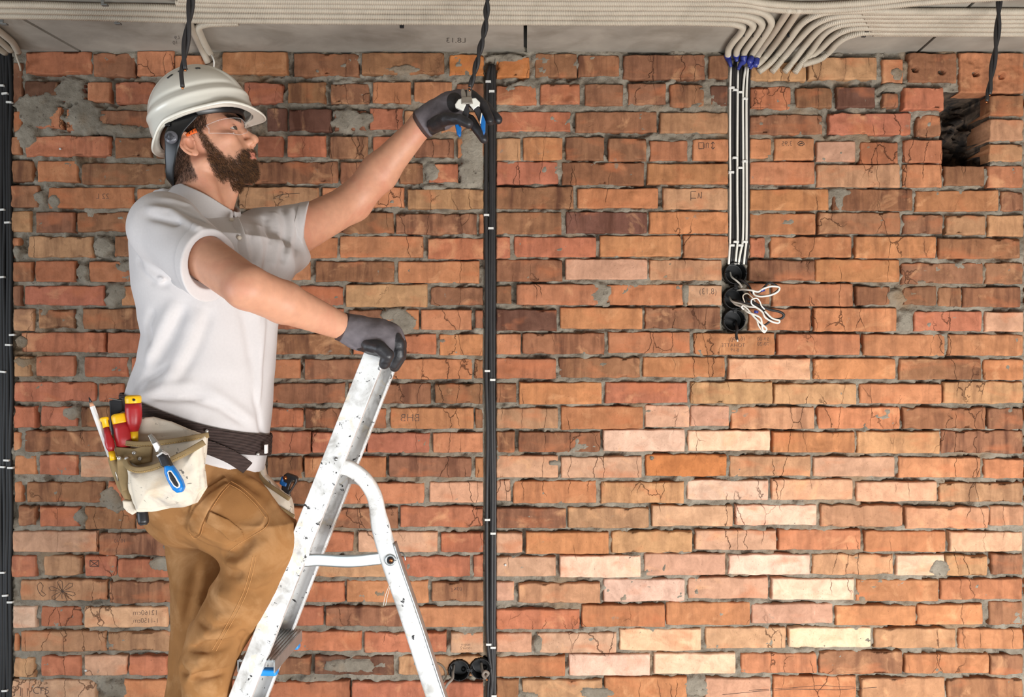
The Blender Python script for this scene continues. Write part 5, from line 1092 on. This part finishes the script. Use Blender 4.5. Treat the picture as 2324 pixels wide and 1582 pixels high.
h2=plate('handle',[(1064,238),(1075,251),(1082,264),(1089.6,282),(1094,290),(1096,270),(1092,254),(1086,240),(1074,234)],DP_,.0065,'grip_dark',pl,.004)
plate('shoulder_guard',[(1070,224.6),(1079.5,223.3),(1089.6,233.4),(1088.4,241),(1075,251),(1064.5,238),(1071,235)],DP_,.0075,'grip_white',h2,.003)
b2=plate('grip_end',[(1093.4,257.5),(1097.2,263.8),(1102.3,276.4),(1101.6,300),(1097.8,307),(1090.5,288),(1090,276)],DP_-.002,.0078,'grip_blue',h2,.004)
plate('grip_stripe',[(1093.2,256),(1094.8,260),(1092.5,274),(1091,284),(1088.6,279),(1090.5,268)],DP_-.003,.0084,'grip_white',h2,.0015)
# ---------------------------------------------------------------- tool belt with pouches
cmat('canvas',(222,210,192),.85,var=.07,vs=18,c2=(176,166,156),c2t=(.55,.72),c2s=14,bs=.35,bsc=500,spec=.15)
m=M['canvas']; nt=m.node_tree; b=nt.nodes['Principled BSDF']; src=b.inputs['Base Color'].links[0].from_socket; vec=coords(nt)
c=mix(nt,ramp(nt,noise(nt,vec,48,6,.65,.8),.625,.67,(0,0,0,1),(.8,.8,.8,1)),src,lin4((62,58,58))); c=mix(nt,ramp(nt,noise(nt,vec,16,4),.55,.72,(0,0,0,1),(.6,.6,.6,1)),c,lin4((208,176,134))); nt.links.new(c,b.inputs['Base Color'])
cmat('suede',(146,124,90),.9,var=.14,vs=40,bs=.4,bsc=300,spec=.1); cmat('stitch_gold',(192,156,92),.8)
cmat('rivet',(206,204,200),.3,metal=.6); cmat('red_plastic',(168,34,38),.38,var=.08,vs=60,bs=.1,bsc=200); cmat('yellow_plastic',(240,186,14),.38,var=.05); cmat('tool_black',(34,33,35),.4,var=.1); cmat('blue_grip',(14,122,204),.35,var=.04); cmat('white_paint',(232,230,228),.4); cmat('wood',(206,150,116),.6); cmat('lead',(30,30,34),.5); cmat('bluedark',(20,86,150),.4)
tb=empty('tool_belt',P(460,980,1.85),'brown webbing tool belt with stained canvas pouches worn at the waist','tool belt')
# belt as one loop round the shirt
def belt(name,zc,zsl,hh,off,t0,t1,n=130,bow=.012):
    an=np.linspace(t0,t1,n); c0=P(457,970,1.95); v=[];f=[]
    def surf(dirv,z):
        r=np.linspace(.05,.26,120); p=np.array([c0[0],c0[1],z])+r[:,None]*np.array([dirv[0],dirv[1],0]); d=np.minimum(torso(p),pants1(p)); k=np.where(d<0)[0]
        return r[k[-1]] if len(k) else .1
    rows=[]
    for t in an:
        dv=E1*math.cos(t)+E2*math.sin(t); x=math.cos(t); z=zc+zsl*x*.15
        zz=[z+hh*q-(-bow*math.sin(t)*(1-x*x)) for q in np.linspace(-.5,.5,9)]
        rr=[surf(dv,q) for q in zz]; rows.append((dv,zz,rr))
    R=np.array([[np.mean(r[2])]*9 for r in rows]); R=R*.6+np.array([r[2] for r in rows])*.4
    for _ in range(3): R[1:-1]=(R[:-2]+R[1:-1]*2+R[2:])/4
    for i,(dv,zz,_) in enumerate(rows):
        for k in range(9):
            bmp=.0012*(k%2); v.append(np.array([c0[0],c0[1],zz[k]])+np.append(dv[:2],0)*(R[i,k]+off+bmp))
        for k in range(9): v.append(np.array([c0[0],c0[1],zz[8-k]])+np.append(dv[:2],0)*(R[i,8-k]+off-.004))
    for i in range(n-1):
        for k in range(18): f.append((i*18+k,i*18+(k+1)%18,(i+1)*18+(k+1)%18,(i+1)*18+k))
    return mkobj(name,v,f,M['belt_web'],tb,True)
zb=CZ+(CY-968)/F*1.82
belt('belt',zb-.006,-.34,.047,.008,-math.pi,math.pi)
def onbody(x,y,off): return hit(lambda p:np.minimum(torso(p),pants1(p)),x,y,1.5,2.2,off)
def ribbon(name,path,w,th,m,par,off=.008,n=8,fpos=None):
    pts=spline([ (fpos or onbody)(x,y,off) for x,y in path],n); return flatbar(pts,w,th,name,M[m],par,(.25,-1,0))
m=M['belt_web']; nt=m.node_tree; b=nt.nodes['Principled BSDF']; wv_=N(nt,'ShaderNodeTexWave',Scale=95.0,Distortion=.6,_bands_direction='Z'); nt.links.new(coords(nt),wv_.inputs['Vector']); bump(nt,b,wv_.outputs['Fac'],.9,.003)
src=b.inputs['Base Color'].links[0].from_socket; c=mix(nt,ramp(nt,wv_.outputs['Fac'],.2,.8,(.62,.62,.62,1),(1.25,1.22,1.2,1)),src,src); nt.links.new(mix(nt,1.0,src,ramp(nt,wv_.outputs['Fac'],.2,.8,(.6,.6,.6,1),(1.3,1.27,1.25,1)),'MULTIPLY'),b.inputs['Base Color'])
ribbon('strap_end',[(455,1010),(485,1020),(520,1035),(545,1050),(562,1062)],.030,.004,'belt_web',tb,.012)
p=P(604,1019,1.90); MB().box(p,.006,.012,.020).build('belt_tag',M['white_paint'],tb,False,.001)
def rivet(x,y,d,par=tb,r=.0042): p=P(x,y,d); mkobj('rivet',*lathe(p+np.array([0,.002,0]),p-np.array([0,.0028,0]),[(0,r),(.5,r),(1,r*.55)],14),M['rivet'],par)
for x,y in ((469,979),(585,1031)): p=onbody(x,y,.0125); mkobj('rivet',*lathe(p+np.array([0,.002,0]),p-np.array([0,.0028,0]),[(0,.004),(.5,.004),(1,.0022)],14),M['rivet'],tb)
# near pouch
def wav(am,sc): return lambda f:(lambda p:f(p)-am*wr3(p,sc))
plate('pouch_back',[(312,950),(348,947),(389,957),(430,975),(472,990),(468,1040),(440,1090),(330,1120),(275,1090),(258,1010),(300,985)],1.772,.005,'canvas',tb,.003,.0026,fx=wav(.0016,38))
pk=plate('rear_pocket',[(258,994),(300,1004),(350,1006),(400,1000),(470,988),(462,1060),(420,1110),(330,1130),(282,1100),(262,1050)],1.748,.006,'canvas',tb,.004,.0026,bulge=.010,bw=.03,fx=wav(.0018,40))
def bar_d(name,path,d,w,th,m,par,n=8):
    pts=spline([P(x,y,dd) for (x,y),dd in zip(path,d if hasattr(d,'__len__') else [d]*len(path))],n); return flatbar(pts,w,th,name,M[m],par,(0,-1,0)),pts
def stitches(pts,par,offv,m='stitch_gold',step=.005):
    q=resample(pts,step)+np.asarray(offv); mb=MB()
    for i in range(0,len(q)-1,1): 
        a,b_=q[i],q[i]+(q[i+1]-q[i])*.6; mb.tube([a,b_],.0006,5)
    mb.build('stitching',M[m],par)
o,pt=bar_d('pocket_rim',[(256,990),(262,999),(290,1006),(330,1008),(380,1003),(430,995),(474,987)],[1.742,1.735,1.730,1.730,1.732,1.738,1.75],.0115,.007,'suede',pk); stitches(pt,pk,(0,-.0042,-.003))
fpk=plate('front_pocket',[(288,1046),(292,1062),(330,1060),(370,1045),(410,1024),(461,1003),(464,1050),(465,1106),(445,1138),(400,1152),(345,1163),(310,1163),(301,1130),(296,1090)],1.705,.012,'canvas',tb,.008,.0024,bulge=.020,bw=.045,
    fx=lambda f:(lambda p:f(p)-.0036*wr3(p,30)-.0012*wr3(p,75)+.006*np.exp(-(((p[:,0]-P(430,1075,1.69)[0])*.8+(p[:,2]-P(430,1075,1.69)[2])*.25)/.010)**2)*(p[:,1]<1.705)))
o,pt=bar_d('pocket_rim',[(300,1036),(289,1040),(287,1050),(296,1062),(318,1067),(352,1060),(390,1043),(425,1026),(463,1004)],[1.715,1.705,1.695,1.682,1.674,1.672,1.674,1.680,1.70],.0125,.007,'suede',fpk); stitches(pt[6:],fpk,(0,-.0042,-.003))
sp_=plate('leather_panel',[(262,1014),(306,1018),(326,1012),(346,1012),(344,1048),(310,1056),(290,1044),(266,1036)],1.728,.004,'suede',tb,.002,.002)
side=plate('side_pocket',[(247,1040),(262,1036),(268,1046),(292,1044),(297,1090),(301,1136),(286,1133),(268,1106),(255,1072)],1.722,.008,'suede',tb,.004,.002,bulge=.005,bw=.02,fx=wav(.001,50))
plate('pocket_loop',[(266,1042),(278,1036),(290,1046),(292,1080),(290,1112),(277,1116),(268,1080)],1.709,.004,'suede',side,.003,.0018)
plate('pouch_corner',[(282,1136),(301,1136),(312,1160),(303,1167),(292,1160),(284,1150)],1.715,.007,'canvas',tb,.003,.002,fx=wav(.0012,70))
for x,y in ((270,1040),(287,1041),(304,1028),(317,1041)): rivet(x,y,1.700 if x<290 else 1.722)
# far pouch beyond the thigh
fp=plate('far_pouch',[(576,1046),(597,1045),(603,1078),(628,1104),(657,1130),(664,1150),(668,1176),(664,1196),(640,1192),(600,1150),(585,1105)],2.035,.016,'canvas',tb,.006,.0028,bulge=.010,bw=.03,fx=wav(.0025,34))
bar_d('pocket_rim',[(579,1050),(588,1078),(605,1097),(632,1116),(657,1133)],2.006,.010,.006,'suede',fp); bar_d('pocket_rim',[(622,1146),(645,1160),(667,1173)],2.004,.010,.006,'suede',fp)
# ---------------------------------------------------------------- tools in the pouch (each lifts out)
def lat(name,a,b_,prof,m,par,seg=24,flat=None): return mkobj(name,*lathe(a,b_,prof,seg),M[m],par)
def driver(a,b_,d,R,lab,cap,col,mid,prof_red,tail=None):
    A,B=P(*a,d),P(*b_,d); e=empty('screwdriver',A,lab,'screwdriver','screwdrivers in the pouch')
    q=lambda t:A+(B-A)*t
    lat('handle',q(cap),q(mid),prof_red,'red_plastic',e); lat('end_cap',q(0),q(cap+.004),[(0,R*.6),(.06,R*.85),(.2,R*.98),(.5,R*1.0),(.85,R*.97),(1,R*.96)],'yellow_plastic',e)
    lat('collar',q(mid-.004),q(1),[(0,R*.5),(.5,R*.5),(1,R*.48)],'yellow_plastic',e)
    dr=(B-A)/np.linalg.norm(B-A); MB().tube([B,B+dr*.08],.003,10).build('shank',M['steel_tool'],e); return e
e=driver((302,897),(305,1002),1.745,.0162,'tallest red screwdriver with yellow cap standing next to the belt',.17,0,.78,[(0,.0158),(.2,.0164),(.45,.0165),(.7,.0145),(1,.0085)])
p=P(303,908,1.728); MB().tube([p,p+np.array([0,.004,0])],.0024,12).build('hanging_hole',M['lead'],e)
e=driver((270,938),(288,1030),1.742,.0162,'stout red screwdriver with yellow cap, middle of the three in the pouch',.24,0,.9,[(0,.0158),(.2,.0160),(.5,.0178),(.8,.0175),(1,.0085)])
p=P(259,953,1.730); MB().tube([p,p+np.array([.003,.004,0])],.0022,12).build('hanging_hole',M['lead'],e)
A,B=P(236,948,1.735),P(257,1043,1.718); e=empty('screwdriver',A,'slim red screwdriver with yellow cap, leftmost in the leather pocket','screwdriver','screwdrivers in the pouch'); q=lambda t:A+(B-A)*t
lat('end_cap',q(0),q(.24),[(0,.0075),(.06,.0088),(.25,.0085),(.35,.0062),(1,.0060)],'yellow_plastic',e); lat('handle',q(.23),q(.82),[(0,.0058),(.3,.0062),(.6,.0090),(.8,.0085),(1,.0050)],'red_plastic',e); lat('collar',q(.815),q(1.02),[(0,.0062),(1,.0062)],'yellow_plastic',e); MB().tube([q(1),q(1.5)],.002,8).build('shank',M['steel_tool'],e)
A,B=P(202,902,1.735),P(250,1036,1.735); e=empty('carpenter_pencil',A,'white carpenter pencil with sharpened tip, far left of the pouch','pencil'); q=lambda t:A+(B-A)*t
mkobj('lead_tip',*lathe(q(0),q(.085),[(0,.0010),(1,.0032)],8),M['lead'],e); mkobj('wood_cone',*lathe(q(.085),q(.155),[(0,.0032),(1,.0052)],6),M['wood'],e); mkobj('shaft',*lathe(q(.155),q(1),[(0,.0056),(1,.0056)],6),M['white_paint'],e,False)
e=plate('flat_chisel',[(250,909),(277,904),(279,906),(281,933),(268,940),(266,1000),(256,1000),(252,955)],1.758,.005,'tool_black',None,.0012,.0016,at=P(266,940,1.758)); tag(e,'black flat blade standing behind the stout red screwdriver','chisel')
MB().box(P(264,906.5,1.756),.0265,.011,.0014,np.array([[.98,0,.18],[0,1,0],[-.18,0,.98]])).build('ground_edge',M['steel_tool'],e,False)
# knife with blue handle hooked over the front pocket
dk=1.655
kn=empty('utility_knife',P(376,1050,dk),'blue and black utility knife hanging over the front canvas pocket','knife')
plate('blade',[(336,988),(343,984),(352,994),(372,1022),(364,1030),(352,1020),(344,1004)],dk+.006,.0022,'steel_tool',kn,.0008,.0012); plate('blade_holder',[(347,1007),(356,1003),(362,1013),(360,1024),(355,1026)],dk+.003,.0030,'white_paint',kn,.0008,.0012)
plate('collar',[(357,1033),(370,1024),(379,1030),(384,1040),(376,1046),(362,1040)],dk+.002,.0078,'white_paint',kn,.003,.0014)
plate('grip',[(360,1036),(372,1028),(379,1032),(391,1056),(382,1066),(368,1056)],dk,.0092,'tool_black',kn,.005,.0014)
bl=plate('handle',[(375,1056),(383,1053),(392,1057),(404,1073),(415,1092),(419,1106),(415,1116),(404,1118),(394,1111),(383,1092),(375,1072)],dk-.001,.0100,'blue_grip',kn,.006,.0014)
plate('ring_inlay',[(381,1071),(385,1066),(391,1067),(402,1082),(411,1098),(411,1105),(404,1108),(396,1103),(386,1088)],dk-.006,.0062,'white_paint',bl,.002,.0012); plate('rubber_inlay',[(384,1072),(387,1069),(391,1071),(400,1084),(408,1099),(408,1103),(404,1105),(397,1100),(388,1086)],dk-.0072,.0062,'tool_black',bl,.002,.0012)
A,B=P(320,1130,1.735),P(326,1190,1.725); e=empty('hand_tool',A,'black rounded tool handle poking out beneath the canvas pouch','tool handle'); d_=(B-A); mkobj('handle',*lathe(A,B,[(0,.0105),(.5,.0108),(.88,.0112),(.97,.0100),(1,.0070)],20),M['tool_black'],e); mkobj('end_cap',*lathe(B-d_*.03,B+d_*.03,[(0,.0078),(1,.0070)],18),M['grip_dark'],e)
# tape measure clip beyond the thigh
dc=2.02; tc=empty('wire_stripper',P(655,1098,dc),'small black and blue tool sticking out of the far canvas pouch','tool')
plate('frame',[(641,1094),(646,1077),(652,1073),(672,1080),(677,1085),(675,1094),(657,1122),(649,1118),(640,1110)],dc,.008,'tool_black',tc,.003,.0016,fx=lambda f:(lambda p:np.maximum(f(p),-ext([(662,1094),(668,1088),(671,1091),(660,1112),(656,1110)],dc,.03,.001)(p))))
plate('blue_lever',[(635,1097),(640,1081),(645,1082),(644,1092),(652,1096),(650,1104),(641,1102)],dc-.006,.006,'bluedark',tc,.002,.0014); MB().tube([P(647,1085,dc-.012),P(647,1085,dc-.004)],.005,12).build('brass_screw',M['copper'],tc)
# ---------------------------------------------------------------- pencil writing and small marks on the wall and ceiling
from mathutils.bvhtree import BVHTree
bpy.context.view_layer.update()
def bvh(o): return BVHTree.FromPolygons([o.matrix_world@v.co for v in o.data.vertices],[tuple(p.vertices) for p in o.data.polygons])
WB=bvh(wall)
def onwall(x,y,off=.0007):
    d=V(P(x,y,1.0))-Vector((0,0,CZ)); d.normalize(); h=WB.ray_cast(Vector((0,0,CZ)),d)
    p=np.array(h[0]) if h[0] else P(x,y,DW); return p-np.array(d)*off
M['pencil']=mat('pencil_mark',(74,62,58),.8); M['marker']=mat('marker',(44,40,38),.7)
def strokes(lst,r=.0008,m='pencil',par=wall,fn=onwall):
    mb=MB()
    for s in lst:
        q=[]
        for i in range(len(s)-1):
            n=max(2,int(math.hypot(s[i+1][0]-s[i][0],s[i+1][1]-s[i][1])/5)); q+=[(s[i][0]+(s[i+1][0]-s[i][0])*t,s[i][1]+(s[i+1][1]-s[i][1])*t) for t in np.linspace(0,1,n,endpoint=False)]
        q.append(s[-1]); mb.tube([fn(x,y) for x,y in q],r,5)
    o=mb.build('pencil_writing',M[m],par); return o
def text(s,x,y,hpx,mirror=True,rot=0,m='pencil',fn=onwall,par=wall,w=1.0):
    cu=bpy.data.curves.new('t','FONT'); cu.body=s; cu.size=1; cu.align_x='CENTER'; cu.align_y='CENTER'; cu.offset=-.022
    ob=bpy.data.objects.new('t',cu); COL.objects.link(ob); bpy.context.view_layer.update(); me=bpy.data.meshes.new_from_object(ob.evaluated_get(bpy.context.evaluated_depsgraph_get()))
    v=np.array([q.co[:2] for q in me.vertices]); f=[tuple(p.vertices) for p in me.polygons]; bpy.data.objects.remove(ob); bpy.data.curves.remove(cu)
    if len(v)==0: return
    v=v*hpx*1.35*np.array([-w if mirror else w,1]); ca,sa=math.cos(rot),math.sin(rot); v=v@np.array([[ca,sa],[-sa,ca]])
    mkobj('pencil_writing',[fn(x+a,y-b) for a,b in v],f,M[m],par,False); bpy.data.meshes.remove(me)
def onceil(x,y): p=C(x,y,ZC-.0012); return p
text('L8,13',1035,92,12,fn=onceil,par=ceil,m='marker',w=1.3); text('L9',402,86,9,fn=onceil,par=ceil,m='marker',rot=.2); text('10',398,97,9,fn=onceil,par=ceil,m='marker',rot=.2)
text('22 L',233,446,13); text('(8,13)',1607,662,15,w=.85); text('(6,390)',1672,770,11,w=.9,rot=.15); text('TOHATTE',1664,784,9); text('8-19',1668,795,8)
text('59-00',1732,770,8,w=1.1); text('70-20',1732,781,8,w=1.1); text('3,95',1786,326,11); text('10,40',272,1228,9); text('12160cm',330,1391,12,w=.95); text('1-1150cm',331,1409,12,w=.9); text('BHB',931,949,18); text('CF5',93,1568,17,False)
text('03Kg',1036,1337,9); text('nogm',1057,1463,7); text('abour2',1058,1471,7)
strokes([[(1568,455),(1568,435),(1580,435)],[(1568,450),(1580,450)],[(1584,450),(1586,438),(1590,450)],[(1592,450),(1592,436)]])
strokes([[(1586,338),(1586,324),(1597,324),(1597,338),(1586,338)],[(1600,336),(1600,326)],[(1604,336),(1604,325),(1608,325),(1608,336)],[(1618,339),(1618,322)],[(1614,327),(1618,322),(1622,327)],[(1614,334),(1618,339),(1622,334)]])
strokes([[(622,448),(640,441),(680,439)],[(634,436),(642,436),(642,442),(635,446),(635,454),(642,454)],[(647,437),(655,441),(655,447),(647,448)],[(620,450),(626,450)]],.0006,'marker')
strokes([[(1811,325),(1816,321),(1822,322),(1826,327),(1820,331),(1813,330),(1810,326)],[(1815,326),(1822,326)],[(1814,328),(1821,324)]],.0009,'marker')
strokes([[(204,1272),(224,1272),(224,1286),(204,1286),(204,1272)],[(204,1272),(224,1286)],[(224,1272),(204,1286)]])
fl_=[]
for k in range(6):
    a=k*1.05+.3; fl_.append([(141+18*math.cos(a+s)*(t),1342+15*math.sin(a+s)*t) for t,s in ((.05,0),(.7,-.28),(1.5,-.2),(1.75,0),(1.5,.2),(.7,.28),(.05,0))])
fl_.append([(92,1350),(86,1340),(84,1328),(92,1322),(98,1330),(94,1342),(104,1350),(98,1354),(92,1350)]); strokes(fl_,.0006)
strokes([[(1640,1577),(1720,1569),(1800,1564),(1900,1566),(1990,1560)],[(1700,1567),(1800,1561),(1860,1556),(1940,1560)]],.0006)
strokes([[(47,1560),(46,1580)],[(50,1562),(50,1582)],[(62,1562),(62,1580)]],.0006)
for x,y in ((137,338),(1147,1282),(195,1522)):
    p=onwall(x,y,.001); MB().tube([p+np.array([0,.002,0]),p-np.array([0,.002,0])],.0035,8).build('white_fleck',M['clip_white'],wall)
